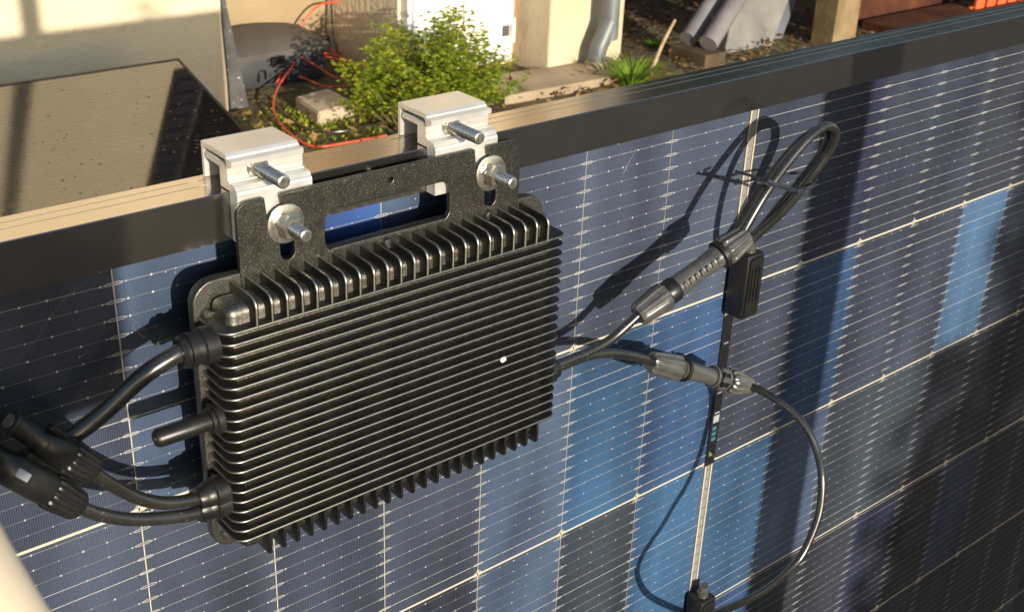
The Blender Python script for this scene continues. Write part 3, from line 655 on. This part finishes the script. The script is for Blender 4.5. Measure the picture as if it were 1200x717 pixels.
# --- right: inverter lead and long plug A
c = cable('inverter_lead', [(-0.262, -0.050, -0.1555), (-0.248, -0.05, -0.1552), (-0.2222, -0.05, -0.1544), (-0.2015, -0.051, -0.1501), (-0.1863, -0.053, -0.1414), (-0.1767, -0.0545, -0.1348), (-0.1690, -0.0555, -0.1308)], 0.0036, 'black lead rising from the inverter to the long slotted plug', group='leads on the right of the inverter')
a, b = (-0.1775, -0.0544, -0.1352), (-0.0810, -0.0690, -0.0884)
nut_ring(c, 'union_nut', a, lerp(a, b, 0.27), 0.0094, 'plug_grey', 8, 0.0112)
sleeve(c, 'plug_collar', lerp(a, b, 0.27), lerp(a, b, 0.36), [(0, 0.0096), (0.2, 0.0100), (0.8, 0.0100), (1, 0.0092)], 'plastic')
sleeve(c, 'plug_sleeve', lerp(a, b, 0.36), lerp(a, b, 0.77), [(0, 0.0090), (0.5, 0.0080), (1, 0.0092)], 'plug_grey')
d = (Vector(b) - Vector(a)).normalized()
p = Vector(lerp(a, b, 0.5)); up = (CAM - p).normalized(); up = (up - d * up.dot(d)).normalized(); sd_ = d.cross(up)
dirn = (up * 0.80 - sd_ * 0.0 + Vector((0, 0, -1)) * 0.35).normalized(); dirn = (dirn - d * dirn.dot(d)).normalized(); s2 = d.cross(dirn)
for k in range(7):
    o_ = Vector(lerp(a, b, 0.40 + 0.052 * k)) + dirn * 0.0084
    bm = NB(); box(bm, -0.0016, 0.0016, -0.0026, 0.0026, -0.0016, 0.0010, 0.0006, 1, Matrix(((d.x, s2.x, dirn.x, o_.x), (d.y, s2.y, dirn.y, o_.y), (d.z, s2.z, dirn.z, o_.z), (0, 0, 0, 1))))
    obj('slot', bm, 'ink', c)
settle(c)
# --- panel lead A: ring nut, coiled loop, back to the junction box
LP = [(-0.0857, -0.069, -0.0893), (-0.0758, -0.07, -0.0724), (-0.0594, -0.07, -0.0525), (-0.0376, -0.07, -0.0328), (-0.016, -0.071, -0.0169), (0.0021, -0.071, -0.0117), (0.0175, -0.07, -0.0197), (0.0201, -0.066, -0.0358), (0.0107, -0.058, -0.0608), (-0.0013, -0.046, -0.0901), (-0.0124, -0.034, -0.111), (-0.0234, -0.026, -0.1253), (-0.0328, -0.024, -0.1214), (-0.0344, -0.028, -0.1017), (-0.0327, -0.038, -0.0759), (-0.0259, -0.05, -0.0477), (-0.0105, -0.058, -0.0259), (0.0079, -0.061, -0.0183), (0.0224, -0.061, -0.0231), (0.0262, -0.056, -0.0399), (0.0165, -0.047, -0.0646), (0.0026, -0.036, -0.0928), (-0.0061, -0.025, -0.1172), (-0.0015, -0.0155, -0.127), (-0.0005, -0.014, -0.134)]
c = cable('panel_lead', LP, 0.0038, 'panel lead coiled into a long tied loop above the junction box', group='leads from the panel junction boxes')
a2, b2 = lerp(a, b, 0.76), lerp(a, b, 1.0)
sleeve(c, 'seal_ring', lerp(a, b, 0.755), lerp(a, b, 0.80), [(0, 0.0098), (0.2, 0.0118), (0.9, 0.0118), (1, 0.0098)], 'plastic')
nut_ring(c, 'union_nut', lerp(a, b, 0.80), lerp(a, b, 1.03), 0.0116, 'plug_grey', 12, 0.0094)
settle(c)
# --- inverter lead and plug B
c = cable('inverter_lead', [(-0.262, -0.050, -0.1580), (-0.2477, -0.05, -0.1578), (-0.2189, -0.047, -0.1604), (-0.1941, -0.045, -0.167), (-0.1699, -0.045, -0.1769), (-0.1476, -0.046, -0.1883), (-0.1400, -0.047, -0.1920)], 0.0037, 'black lead running level from the inverter to the lower plug', group='leads on the right of the inverter')
a, b = (-0.1485, -0.0460, -0.1885), (-0.0344, -0.0620, -0.2420)
nut_ring(c, 'union_nut', a, lerp(a, b, 0.27), 0.0090, 'plug_grey', 8, 0.0106)
sleeve(c, 'plug_body', lerp(a, b, 0.27), lerp(a, b, 0.60), [(0, 0.0096), (0.1, 0.0082), (0.9, 0.0072), (1, 0.0080)], 'plug_grey')
sleeve(c, 'seal_ring', lerp(a, b, 0.30), lerp(a, b, 0.325), [(0, 0.0100), (1, 0.0100)], 'plastic')
settle(c)
TP = [(-0.042, -0.061, -0.2385), (-0.0391, -0.075, -0.2384), (-0.0341, -0.095, -0.2432), (-0.0279, -0.115, -0.2549), (-0.0257, -0.131, -0.2729), (-0.0308, -0.145, -0.2934), (-0.038, -0.153, -0.3207), (-0.0526, -0.156, -0.3477), (-0.0651, -0.155, -0.3623), (-0.0779, -0.146, -0.3828), (-0.0897, -0.135, -0.3981), (-0.1, -0.118, -0.4174), (-0.098, -0.095, -0.4438), (-0.0681, -0.06, -0.4896), (0.012, -0.03, -0.56), (0.0105, -0.014, -0.556)]
c = cable('panel_lead', TP, 0.0034, 'panel lead bowing out in one wide arc from the lower plug to the bottom box', group='leads from the panel junction boxes')
d = (Vector(b) - Vector(a)).normalized()
for k, t in enumerate((0.585, 0.64, 0.70)):
    sleeve(c, 'clip_ring', lerp(a, b, t), lerp(a, b, t + 0.022), [(0, 0.0096), (1, 0.0096)], 'plastic' if k == 1 else 'plug_grey')
sleeve(c, 'plug_body', lerp(a, b, 0.59), lerp(a, b, 0.76), [(0, 0.0080), (1, 0.0084)], 'plastic')
for k in range(6):
    an_ = k * math.pi / 3; u_ = d.orthogonal().normalized(); v_ = d.cross(u_); o_ = Vector(lerp(a, b, 0.675)) + (u_ * math.cos(an_) + v_ * math.sin(an_)) * 0.0084
    n_ = (u_ * math.cos(an_) + v_ * math.sin(an_)); s_ = d.cross(n_)
    bm = NB(); box(bm, -0.0055, 0.0055, -0.0022, 0.0022, -0.001, 0.0016, 0.0005, 1, Matrix(((d.x, s_.x, n_.x, o_.x), (d.y, s_.y, n_.y, o_.y), (d.z, s_.z, n_.z, o_.z), (0, 0, 0, 1)))); obj('clip_arm', bm, 'plug_grey', c)
nut_ring(c, 'union_nut', lerp(a, b, 0.75), lerp(a, b, 1.0), 0.0112, 'plug_grey', 12, 0.0078)
settle(c)
# cable tie round the loop
ct = thing('cable_tie', 'thin dark cable tie round the coiled loop, its tail sticking out left', 'cable tie', (-0.055, -0.07, -0.048))
M['tie'] = mat('cable_tie_nylon', (0.022, 0.028, 0.038, 1), 0.3, 0, 0.7)
def strap(pts, wv, m):
    bm = NB(); P = smoothpath(pts, 6); rings = []
    for i, p_ in enumerate(P):
        t_ = (P[min(i + 1, len(P) - 1)] - P[max(i - 1, 0)]).normalized(); w_ = Vector(wv); w_ = (w_ - t_ * w_.dot(t_)).normalized(); n_ = t_.cross(w_)
        rings.append([p_ + w_ * 0.0011 + n_ * 0.0005, p_ - w_ * 0.0011 + n_ * 0.0005, p_ - w_ * 0.0011 - n_ * 0.0005, p_ + w_ * 0.0011 - n_ * 0.0005])
    loft(bm, rings); return obj('strap', bm, m, ct)
strap([(-0.0346, -0.04, -0.0615), (-0.0736, -0.076, -0.0426), (-0.0655, -0.078, -0.0444), (-0.0178, -0.068, -0.0635), (0.0197, -0.058, -0.0656), (0.0263, -0.042, -0.0652), (-0.0003, -0.036, -0.0631), (-0.0353, -0.0405, -0.0612)], (0.75, 0, 0.65), 'tie')
strap([(-0.004, -0.066, -0.0701), (-0.0219, -0.071, -0.0616), (-0.0645, -0.077, -0.0435), (-0.0598, -0.052, -0.0467), (-0.0521, -0.03, -0.0514)], (0.3, 0.3, 0.9), 'tie')
bm = NB(); box(bm, -0.0245, -0.0185, -0.0735, -0.0685, -0.0640, -0.0595, 0.0008); obj('tie_head', bm, 'tie', ct)
settle(ct)

# out-of-focus pale rail low at the left
M['pale'] = mat('pale_timber', (0.80, 0.68, 0.53, 1), 0.6, 0, 0.4, (0.84, 0.73, 0.58, 1), 12)
hr = thing('handrail', 'pale blurred round rail cutting the lower left corner', 'rail', (-0.7304, -0.3503, GZ))
bm = NB(); tube(bm, [(-0.7656, -0.4097, 0.1516), (-0.749, -0.3742, 0.0927), (-0.7304, -0.3503, 0.0298)], 0.019, 20, 6); obj('rail', bm, 'pale', hr, True)
bm = NB(); tube(bm, [(-0.7304, -0.3503, GZ), (-0.7304, -0.3503, 0.0298)], 0.016, 16, 2, False); obj('newel_post', bm, 'pale', hr, True)
settle(hr)

# ================================================================== GARDEN THINGS
M['redcable'] = mat('red_cable', (0.58, 0.065, 0.030, 1), 0.4, 0, 0.5, (0.66, 0.10, 0.045, 1), 20)
bm = NB()
tube(bm, [(2.15, 3.80, -1.20), (2.00, 3.98, -1.17), (1.887, 4.02, -1.15), (1.80, 3.93, -1.165), (1.627, 3.764, -1.20), (1.50, 3.569, -1.22), (1.425, 3.326, -1.228), (1.429, 3.147, -1.232), (1.558, 3.110, -1.23), (1.72, 3.10, -1.23)], 0.0045, 10, 8)
tag(obj('red_cable', bm, 'redcable', None, True), 'red cable curling in a wide bend over the soil by the grey box', 'cable', 'red cables in the garden')
bm = NB(); tube(bm, [(1.84, 4.03, -1.13), (1.87, 3.90, -1.155), (1.90, 3.77, -1.19), (1.98, 3.70, -1.22)], 0.0045, 10, 8)
tag(obj('red_cable', bm, 'redcable', None, True), 'short red cable end crossing in front of the grey box', 'cable', 'red cables in the garden')
bm = NB(); tube(bm, [(1.86, 3.99, -1.135), (2.02, 4.00, -1.16), (2.12, 3.93, -1.20), (2.20, 3.80, -1.23)], 0.0045, 10, 8)
tag(obj('red_cable', bm, 'redcable', None, True), 'red cable running right from the grey box into the shrub', 'cable', 'red cables in the garden')
bm = NB(); tube(bm, [(2.40, 4.2, -0.93), (2.242, 4.2, -0.986), (2.105, 4.2, -0.994), (2.023, 4.2, -1.057), (1.998, 4.2, -1.112), (2.032, 4.2, -1.163), (2.143, 4.19, -1.205), (2.25, 4.15, -1.225), (2.36, 4.05, -1.235)], 0.0048, 10, 8)
tag(obj('red_cable', bm, 'redcable', None, True), 'red cable hanging in an open loop against the shaded wall', 'cable', 'red cables in the garden')
bm = NB(); tube(bm, [(1.70, 3.90, -1.222), (1.82, 4.00, -1.16), (1.96, 3.98, -1.15), (2.05, 3.86, -1.20), (1.98, 3.74, -1.225), (1.86, 3.76, -1.225), (1.80, 3.88, -1.20)], 0.0045, 10, 8)
tag(obj('red_cable', bm, 'redcable', None, True), 'red cable wound in a small loop on the soil right of the grey box', 'cable', 'red cables in the garden')
bm = NB(); tube(bm, [(2.20, 4.235, 0.2), (2.196, 4.235, -0.6), (2.185, 4.23, -1.10), (2.17, 4.16, -1.22), (2.05, 4.0, -1.24)], 0.0045, 8, 8)
tag(obj('wall_wire', bm, 'rubber', None, True), 'thin dark wire hanging straight down the shaded wall', 'wire')
bm = NB(); tube(bm, [(1.56, 3.72, -1.235), (1.53, 3.50, -1.232), (1.52, 3.32, -1.236), (1.62, 3.24, -1.234), (1.80, 3.24, -1.232), (1.95, 3.15, -1.235)], 0.0045, 8, 8)
tag(obj('ground_wire', bm, 'rubber', None, True), 'thin black wire lying on the soil inside the red cable bend', 'wire')
M['paver'] = mat('beige_paver', (0.44, 0.36, 0.26, 1), 0.9, 0, 0.2, (0.52, 0.44, 0.33, 1), 14, bump=0.4, bscale=90)
bm = NB(); prism(bm, [(1.632, 3.628), (1.812, 3.665), (1.800, 3.445), (1.600, 3.398)], GZ - 0.01, GZ + 0.05, 'z')
bmesh.ops.bevel(bm, geom=list(bm.edges), offset=0.006, segments=2, affect='EDGES')
tag(obj('paver', bm, 'paver', None, True), 'loose beige paving slab lying left of the shrub', 'paving slab')

def leaf_mat(name, a, b, c_):
    m = bpy.data.materials.new(name); m.use_nodes = True; t = m.node_tree; p = t.nodes['Principled BSDF']
    ge = t.nodes.new('ShaderNodeNewGeometry'); r = t.nodes.new('ShaderNodeValToRGB'); e = r.color_ramp.elements
    e[0].color = a; e[1].color = c_; k = e.new(0.5); k.color = b
    t.links.new(ge.outputs['Random Per Island'], r.inputs['Fac']); t.links.new(r.outputs[0], p.inputs['Base Color'])
    p.inputs['Roughness'].default_value = 0.5; p.inputs['Specular IOR Level'].default_value = 0.35
    tr = t.nodes.new('ShaderNodeBsdfTranslucent'); t.links.new(r.outputs[0], tr.inputs[0])
    mx = t.nodes.new('ShaderNodeMixShader'); mx.inputs[0].default_value = 0.38
    o = t.nodes['Material Output']; t.links.new(p.outputs[0], mx.inputs[1]); t.links.new(tr.outputs[0], mx.inputs[2]); t.links.new(mx.outputs[0], o.inputs[0])
    return m
M['leaf'] = leaf_mat('shrub_leaf', (0.11, 0.20, 0.014, 1), (0.30, 0.40, 0.028, 1), (0.55, 0.54, 0.05, 1))
M['grassblade'] = leaf_mat('bright_blade', (0.10, 0.22, 0.015, 1), (0.18, 0.32, 0.025, 1), (0.28, 0.36, 0.04, 1))
M['deadleaf'] = leaf_mat('fallen_leaf', (0.09, 0.045, 0.018, 1), (0.22, 0.11, 0.035, 1), (0.42, 0.27, 0.10, 1))
M['stem'] = mat('green_brown_stem', (0.10, 0.09, 0.03, 1), 0.8)
def leaf(bm, p, d, up, L, W):
    s = d.cross(up)
    if s.length < 1e-4: s = d.orthogonal()
    s.normalize(); n = s.cross(d).normalized()
    pts = [(0, 0, 0), (0.35, 0.36, 0.05), (0.55, 0.5, 0.02), (0.62, 0.30, 0.02), (1, 0, -0.10), (0.62, -0.30, 0.02), (0.55, -0.5, 0.02), (0.35, -0.36, 0.05)]
    V = [bm.verts.new(p + d * (a * L) + s * (b * W) + n * (c_ * L)) for a, b, c_ in pts]
    bm.faces.new((V[0], V[1], V[2], V[3], V[4])); bm.faces.new((V[0], V[4], V[5], V[6], V[7]))
def shrub(name, cx, cy, rx, ry, h, nst, label, seed, lsz=0.022, per=30, lean=0.8, ztop=None):
    t = thing(name, label, 'shrub', (cx, cy, GZ)); rg = random.Random(seed); bs, bl = NB(), NB()
    for k in range(nst):
        an = rg.uniform(0, 6.283); rr = math.sqrt(rg.random())
        b = Vector((cx + rx * 0.45 * rr * math.cos(an), cy + ry * 0.45 * rr * math.sin(an), GZ - 0.01))
        hh = h * (1.0 - 0.42 * rr ** 2) * rg.uniform(0.45, 1.14) * (ztop(math.cos(an) * rr) if ztop else 1)
        e = Vector((cx + rx * rr * math.cos(an) * lean * 1.25, cy + ry * rr * math.sin(an) * lean * 1.25, GZ + hh))
        mid = b.lerp(e, 0.5) + Vector((0, 0, hh * 0.12))
        P = smoothpath([b, mid, e], 5); tube(bs, [b, mid, e], 0.0035, 5, 4, True, 0.0012)
        for q in range(per):
            f = rg.uniform(0.28, 1.0) ** 0.8; i = min(int(f * (len(P) - 1)), len(P) - 2); p = P[i].lerp(P[i + 1], rg.random())
            az = rg.uniform(0, 6.283); dd = Vector((math.cos(az), math.sin(az), rg.uniform(-0.15, 0.7))).normalized()
            off = p + dd * rg.uniform(0.01, 0.045)
            for j in (-1, 0, 1):
                d2 = (dd + Vector((-dd.y, dd.x, 0)) * 0.9 * j).normalized()
                leaf(bl, off, d2, Vector((rg.uniform(-0.5, 0.5), rg.uniform(-0.5, 0.5), 1)), lsz * rg.uniform(0.7, 1.3), lsz * 0.8)
    obj('stems', bs, 'stem', t, True); obj('foliage', bl, 'leaf', t, normals=False); settle(t); return t
shrub('leafy_shrub', 2.01, 3.20, 0.40, 0.25, 0.45, 120, 'bushy yellow green herb plant growing behind the panel frame', 21, 0.019, 46, ztop=lambda c_: 1.0 - 0.30 * max(c_, 0) - 0.08 * max(-c_, 0))

def tuft(name, cx, cy, r, h, n, label, seed, wid=0.008):
    rg = random.Random(seed); bm = NB()
    for k in range(n):
        az = rg.uniform(0, 6.283); rr = r * math.sqrt(rg.random()) * 0.35; p = Vector((cx + rr * math.cos(az), cy + rr * math.sin(az), GZ - 0.005))
        d = Vector((math.cos(az), math.sin(az), 0)); L = rg.uniform(0.6, 1.0); s = Vector((-d.y, d.x, 0)) * wid * rg.uniform(0.6, 1.2); A = []
        for i in range(5):
            f = i / 4; q = p + d * (r * L * f ** 1.5) + Vector((0, 0, h * L * (f - 0.45 * f * f) * 1.6)); ww = s * (1 - f ** 2 * 0.95)
            A.append((bm.verts.new(q - ww), bm.verts.new(q + ww)))
        for a_, b_ in zip(A, A[1:]): bm.faces.new((a_[0], a_[1], b_[1], b_[0]))
    return tag(obj(name, bm, 'grassblade', None, normals=False), label, 'grass tuft', 'grass tufts')
tuft('grass_tuft', 3.05, 3.12, 0.17, 0.13, 130, 'bright green grass tuft at the foot of the pier by the downpipe', 1, 0.006)
tuft('grass_tuft', 3.62, 3.55, 0.06, 0.06, 26, 'small green tuft among fallen leaves right of the pier', 2)
tuft('grass_tuft', 3.92, 3.50, 0.035, 0.045, 20, 'tiny lime green tuft in front of the leaning pipes', 6)
tuft('grass_tuft', 2.45, 3.30, 0.11, 0.07, 60, 'low sparse green sprigs at the right foot of the shrub', 3)

# fallen leaves and bits on the soil (uncountable)
bm = NB(); rg = random.Random(9)
for k in range(1900):
    if k < 1300: x, y = rg.uniform(3.3, 5.2), rg.uniform(2.7, 4.3)
    else: x, y = rg.uniform(1.25, 3.3), rg.uniform(2.6, 3.7)
    d = Vector((rg.uniform(-1, 1), rg.uniform(-1, 1), rg.uniform(-0.25, 0.5))).normalized()
    leaf(bm, Vector((x, y, GZ + rg.uniform(0.004, 0.03))), d, Vector((rg.uniform(-0.5, 0.5), rg.uniform(-0.5, 0.5), 1)), rg.uniform(0.02, 0.055), rg.uniform(0.015, 0.035))
o = obj('fallen_leaves', bm, 'deadleaf', None, normals=False); o['kind'] = 'stuff'; o['label'] = 'brown and orange fallen leaves scattered over the soil'; o['category'] = 'leaves'
# moss / weeds on the soil by the box
bm = NB(); rg = random.Random(12)
for k in range(900):
    x, y = rg.gauss(1.62, 0.18), rg.gauss(3.42, 0.16)
    d = Vector((rg.uniform(-1, 1), rg.uniform(-1, 1), rg.uniform(0.2, 1.2))).normalized()
    leaf(bm, Vector((x, y, GZ)), d, Vector((0, 0, 1)), rg.uniform(0.010, 0.024), rg.uniform(0.008, 0.016))
o = obj('low_weeds', bm, 'leaf', None, normals=False); o['kind'] = 'stuff'; o['label'] = 'low green weeds on the soil around the paving slab'; o['category'] = 'weeds'
# dry sticks
M['twig'] = mat('dry_stick', (0.34, 0.25, 0.14, 1), 0.85, 0, 0.2, (0.42, 0.33, 0.2, 1), 20)
bm = NB(); tube(bm, [(3.20, 3.16, GZ + 0.02), (3.31, 3.20, GZ + 0.14), (3.40, 3.22, GZ + 0.235)], 0.010, 8, 4, True, 0.006)
tag(obj('stick', bm, 'twig', None, True), 'dry pale stick leaning out of the grass tuft beside the pier', 'stick')

# leaning pipes, slab, post, rusty sheets
M['greypipe'] = mat('weathered_grey_pipe', (0.13, 0.125, 0.13, 1), 0.6, 0, 0.4, (0.20, 0.19, 0.19, 1), 6)
def lean_pipe(p0, p1, r, label):
    bm = NB(); n = 20; d = (Vector(p1) - Vector(p0)).normalized(); u = d.orthogonal().normalized(); v = d.cross(u); rings = []
    for p, rr in ((p0, r * 0.90), (p0, r), (p1, r), (p1, r * 0.90)):
        rings.append([Vector(p) + rr * (math.cos(6.2832 * k / n) * u + math.sin(6.2832 * k / n) * v) for k in range(n)])
    loft(bm, rings); return tag(obj('leaning_pipe', bm, 'greypipe', None, True), label, 'pipe', 'pipes leaning on the shed')
lean_pipe((3.603, 3.313, -1.150), (4.033, 3.433, -0.864), 0.042, 'left one of two grey pipes leaning beside the stone slab')
lean_pipe((3.617, 3.193, -1.150), (4.047, 3.313, -0.861), 0.046, 'right one of two grey pipes leaning beside the stone slab')
bm = NB(); box(bm, 3.553, 3.697, 3.143, 3.383, GZ - 0.02, -1.185, 0.006); tag(obj('timber_block', bm, mat('dark_timber', (0.07, 0.05, 0.03, 1), 0.9, 0, 0.2, (0.11, 0.08, 0.05, 1), 9)), 'low dark timber block under the feet of the leaning pipes', 'block')
M['stone'] = mat('grey_stone', (0.135, 0.135, 0.13, 1), 0.85, 0, 0.3, (0.22, 0.215, 0.20, 1), 6, bump=0.4, bscale=30)
def slab(corners, th, name, label, m, cat):
    bm = NB(); C = [Vector(c_) for c_ in corners]; n = (C[1] - C[0]).cross(C[3] - C[0]).normalized() * th
    A = [bm.verts.new(c_) for c_ in C]; B = [bm.verts.new(c_ + n) for c_ in C]
    bm.faces.new(A); bm.faces.new(B[::-1])
    for i in range(4): bm.faces.new((A[i], B[i], B[(i + 1) % 4], A[(i + 1) % 4]))
    bmesh.ops.recalc_face_normals(bm, faces=bm.faces); bmesh.ops.bevel(bm, geom=list(bm.edges), offset=0.004, segments=1, affect='EDGES')
    return tag(obj(name, bm, m), label, cat)
slab([(3.87, 3.30, GZ - 0.01), (4.19, 3.27, GZ - 0.01), (4.68, 3.42, -0.56), (4.14, 3.45, -0.56)], -0.05, 'stone_slab', 'grey stone slab leaning back to the right behind the panel frame', 'stone', 'slab')
M['zincsheet'] = mat('dark_blue_sheet', (0.10, 0.11, 0.13, 1), 0.45, 0.3, 0.5, (0.16, 0.17, 0.19, 1), 5)
slab([(4.26, 3.36, GZ - 0.01), (4.36, 3.34, GZ - 0.01), (4.86, 3.49, -0.56), (4.74, 3.51, -0.56)], -0.03, 'metal_sheet', 'narrow dark blue grey sheet leaning right of the stone slab', 'zincsheet', 'sheet')
M['wood'] = mat('weathered_timber', (0.16, 0.11, 0.055, 1), 0.85, 0, 0.2, (0.25, 0.185, 0.10, 1), 8, bump=0.3, bscale=30)
bm = NB(); box(bm, 4.41, 4.60, 3.06, 3.20, GZ - 0.1, 0.4, 0.006); tag(obj('timber_post', bm, 'wood'), 'weathered brown timber post between the slab and the rusty boards', 'post')
M['rust'] = mat('rust_red_board', (0.040, 0.010, 0.006, 1), 0.8, 0, 0.3, (0.15, 0.05, 0.014, 1), 3.0, nlo=0.40, nhi=0.75, bump=0.3, bscale=20)
M['redwall'] = mat('dark_red_boarding', (0.045, 0.010, 0.008, 1), 0.8, 0, 0.3, (0.075, 0.018, 0.012, 1), 4)
sh = thing('shed', 'dark red boarded shed wall behind the leaning pipes', 'shed', (6.0, 4.4, GZ))
for k in range(18):
    bm = NB(); box(bm, 3.62 + k * 0.32, 3.62 + k * 0.32 + 0.312, 4.40 + 0.012 * (k % 2), 4.43 + 0.012 * (k % 2), GZ - 0.05, 0.9, 0.004, 1); obj('board', bm, 'redwall', sh)
bm = NB(); box(bm, 3.60, 9.4, 4.46, 4.52, GZ - 0.05, 0.88); obj('backing', bm, 'redwall', sh)
settle(sh)
rsh = thing('rusty_sheets', 'rust red boards with yellow streaks piled right of the timber post', 'boards', (5.3, 3.3, GZ))
for k, (x0, x1, y0, y1, z0, z1, rz) in enumerate(((4.66, 6.0, 3.30, 3.34, GZ, GZ + 0.62, 0.02), (4.9, 6.3, 3.00, 3.24, GZ, GZ + 0.05, -0.04), (4.75, 5.9, 2.72, 2.98, GZ, GZ + 0.035, 0.05))):
    bm = NB(); box(bm, x0, x1, y0, y1, z0, z1, 0.004, 1); obj('board', bm, 'rust', rsh)
settle(rsh)
M['orange'] = mat('orange_plastic', (0.62, 0.10, 0.025, 1), 0.45, 0, 0.5, (0.68, 0.14, 0.04, 1), 4)
M['lime'] = mat('lime_plastic', (0.30, 0.45, 0.05, 1), 0.45)
cr = thing('crate', 'orange slatted crate at the top right corner', 'crate', (6.2, 3.15, GZ))
for k in range(9):
    x = 5.72 + k * 0.115; bm = NB(); box(bm, x, x + 0.085, 3.06 , 3.08, GZ, GZ + 0.32, 0.003, 1); obj('slat', bm, 'lime' if k == 5 else 'orange', cr)
for z in (0.02, 0.28):
    bm = NB(); box(bm, 5.70, 6.76, 3.081, 3.10, GZ + z, GZ + z + 0.04, 0.003, 1); obj('rail', bm, 'orange', cr)
bm = NB(); box(bm, 5.72, 6.74, 3.101, 3.5, GZ + 0.005, GZ + 0.02); obj('base', bm, 'plinth', cr)
settle(cr)

# garden trees beyond the shed, mirrored in the top of the frame
M['treeleaf'] = leaf_mat('tree_leaf', (0.020, 0.035, 0.012, 1), (0.035, 0.055, 0.018, 1), (0.06, 0.07, 0.02, 1))
M['bark'] = mat('tree_bark', (0.05, 0.038, 0.028, 1), 0.9, 0, 0.2, (0.09, 0.07, 0.05, 1), 12)
for k, (tx, ty, th) in enumerate(((6.2, 7.0, 5.2), (9.3, 7.4, 6.0), (12.6, 6.8, 5.6), (16.5, 7.6, 6.2))):
    t = thing('garden_tree', ('first', 'second', 'third', 'fourth')[k] + ' dark garden tree from the house in the row beyond the shed', 'tree', (tx, ty, GZ), 'trees beyond the shed')
    rg = random.Random(50 + k); bs, bl = NB(), NB()
    tube(bs, [(tx, ty, GZ - 0.1), (tx + 0.05, ty, GZ + th * 0.3), (tx, ty + 0.08, GZ + th * 0.7)], 0.16, 10, 5, True, 0.05)
    for q in range(14):
        an_ = rg.uniform(0, 6.283); z0 = GZ + th * rg.uniform(0.25, 0.6); L = rg.uniform(0.8, 1.6)
        e = Vector((tx + L * math.cos(an_), ty + L * math.sin(an_), z0 + rg.uniform(0.3, 1.2))); tube(bs, [(tx, ty, z0), tuple(Vector((tx, ty, z0)).lerp(e, 0.5) + Vector((0, 0, 0.08))), tuple(e)], 0.05, 6, 3, True, 0.015)
        for j in range(620):
            c_ = e + Vector((rg.gauss(0, 0.42), rg.gauss(0, 0.42), rg.gauss(0.1, 0.55))); d_ = Vector((rg.uniform(-1, 1), rg.uniform(-1, 1), rg.uniform(-0.6, 0.6))).normalized()
            leaf(bl, c_, d_, Vector((rg.uniform(-1, 1), rg.uniform(-1, 1), 1)), rg.uniform(0.12, 0.24), rg.uniform(0.10, 0.18))
    obj('trunk', bs, 'bark', t, True); obj('crown', bl, 'treeleaf', t, normals=False); settle(t)
# ================================================================== BEHIND THE CAMERA (unseen, added to cast shadows on the panel)
pg = thing('shadow_frame', 'unseen timber posts, beam and hanging board added to cast shadows on the panel', 'shadow_frame', (-0.9, -1.2, GZ))  # post read from its shadow; beam and board added to shade the panel
for x in (-0.041, -1.9):
    bm = NB(); box(bm, x - 0.032, x + 0.032, -1.245, -1.165, GZ - 0.1, 1.9, 0.004); obj('post', bm, 'wood', pg)
bm = NB(); box(bm, -2.1, 0.2, -1.250, -1.160, 1.901, 2.02, 0.004); obj('beam', bm, 'wood', pg)
bm = NB(); box(bm, -0.823, -0.713, -1.115, -1.095, 0.155, 1.96, 0.002, 1); obj('shadow_board', bm, 'wood', pg)  # added only to cast the shadow at the left of the panel
bm = NB(); box(bm, -0.79, -0.75, -1.159, -1.116, 1.92, 1.95, 0.002, 1); obj('board_hanger', bm, 'wood', pg)
settle(pg)
shrub('shadow_shrub', -0.05, -4.5, 0.27, 0.27, 2.32, 150, 'tall unseen shrub added to shade the lower right of the panel', 31, 0.045, 60, lean=0.8, ztop=None)  # added out of view, shaped to shade the panel's lower right
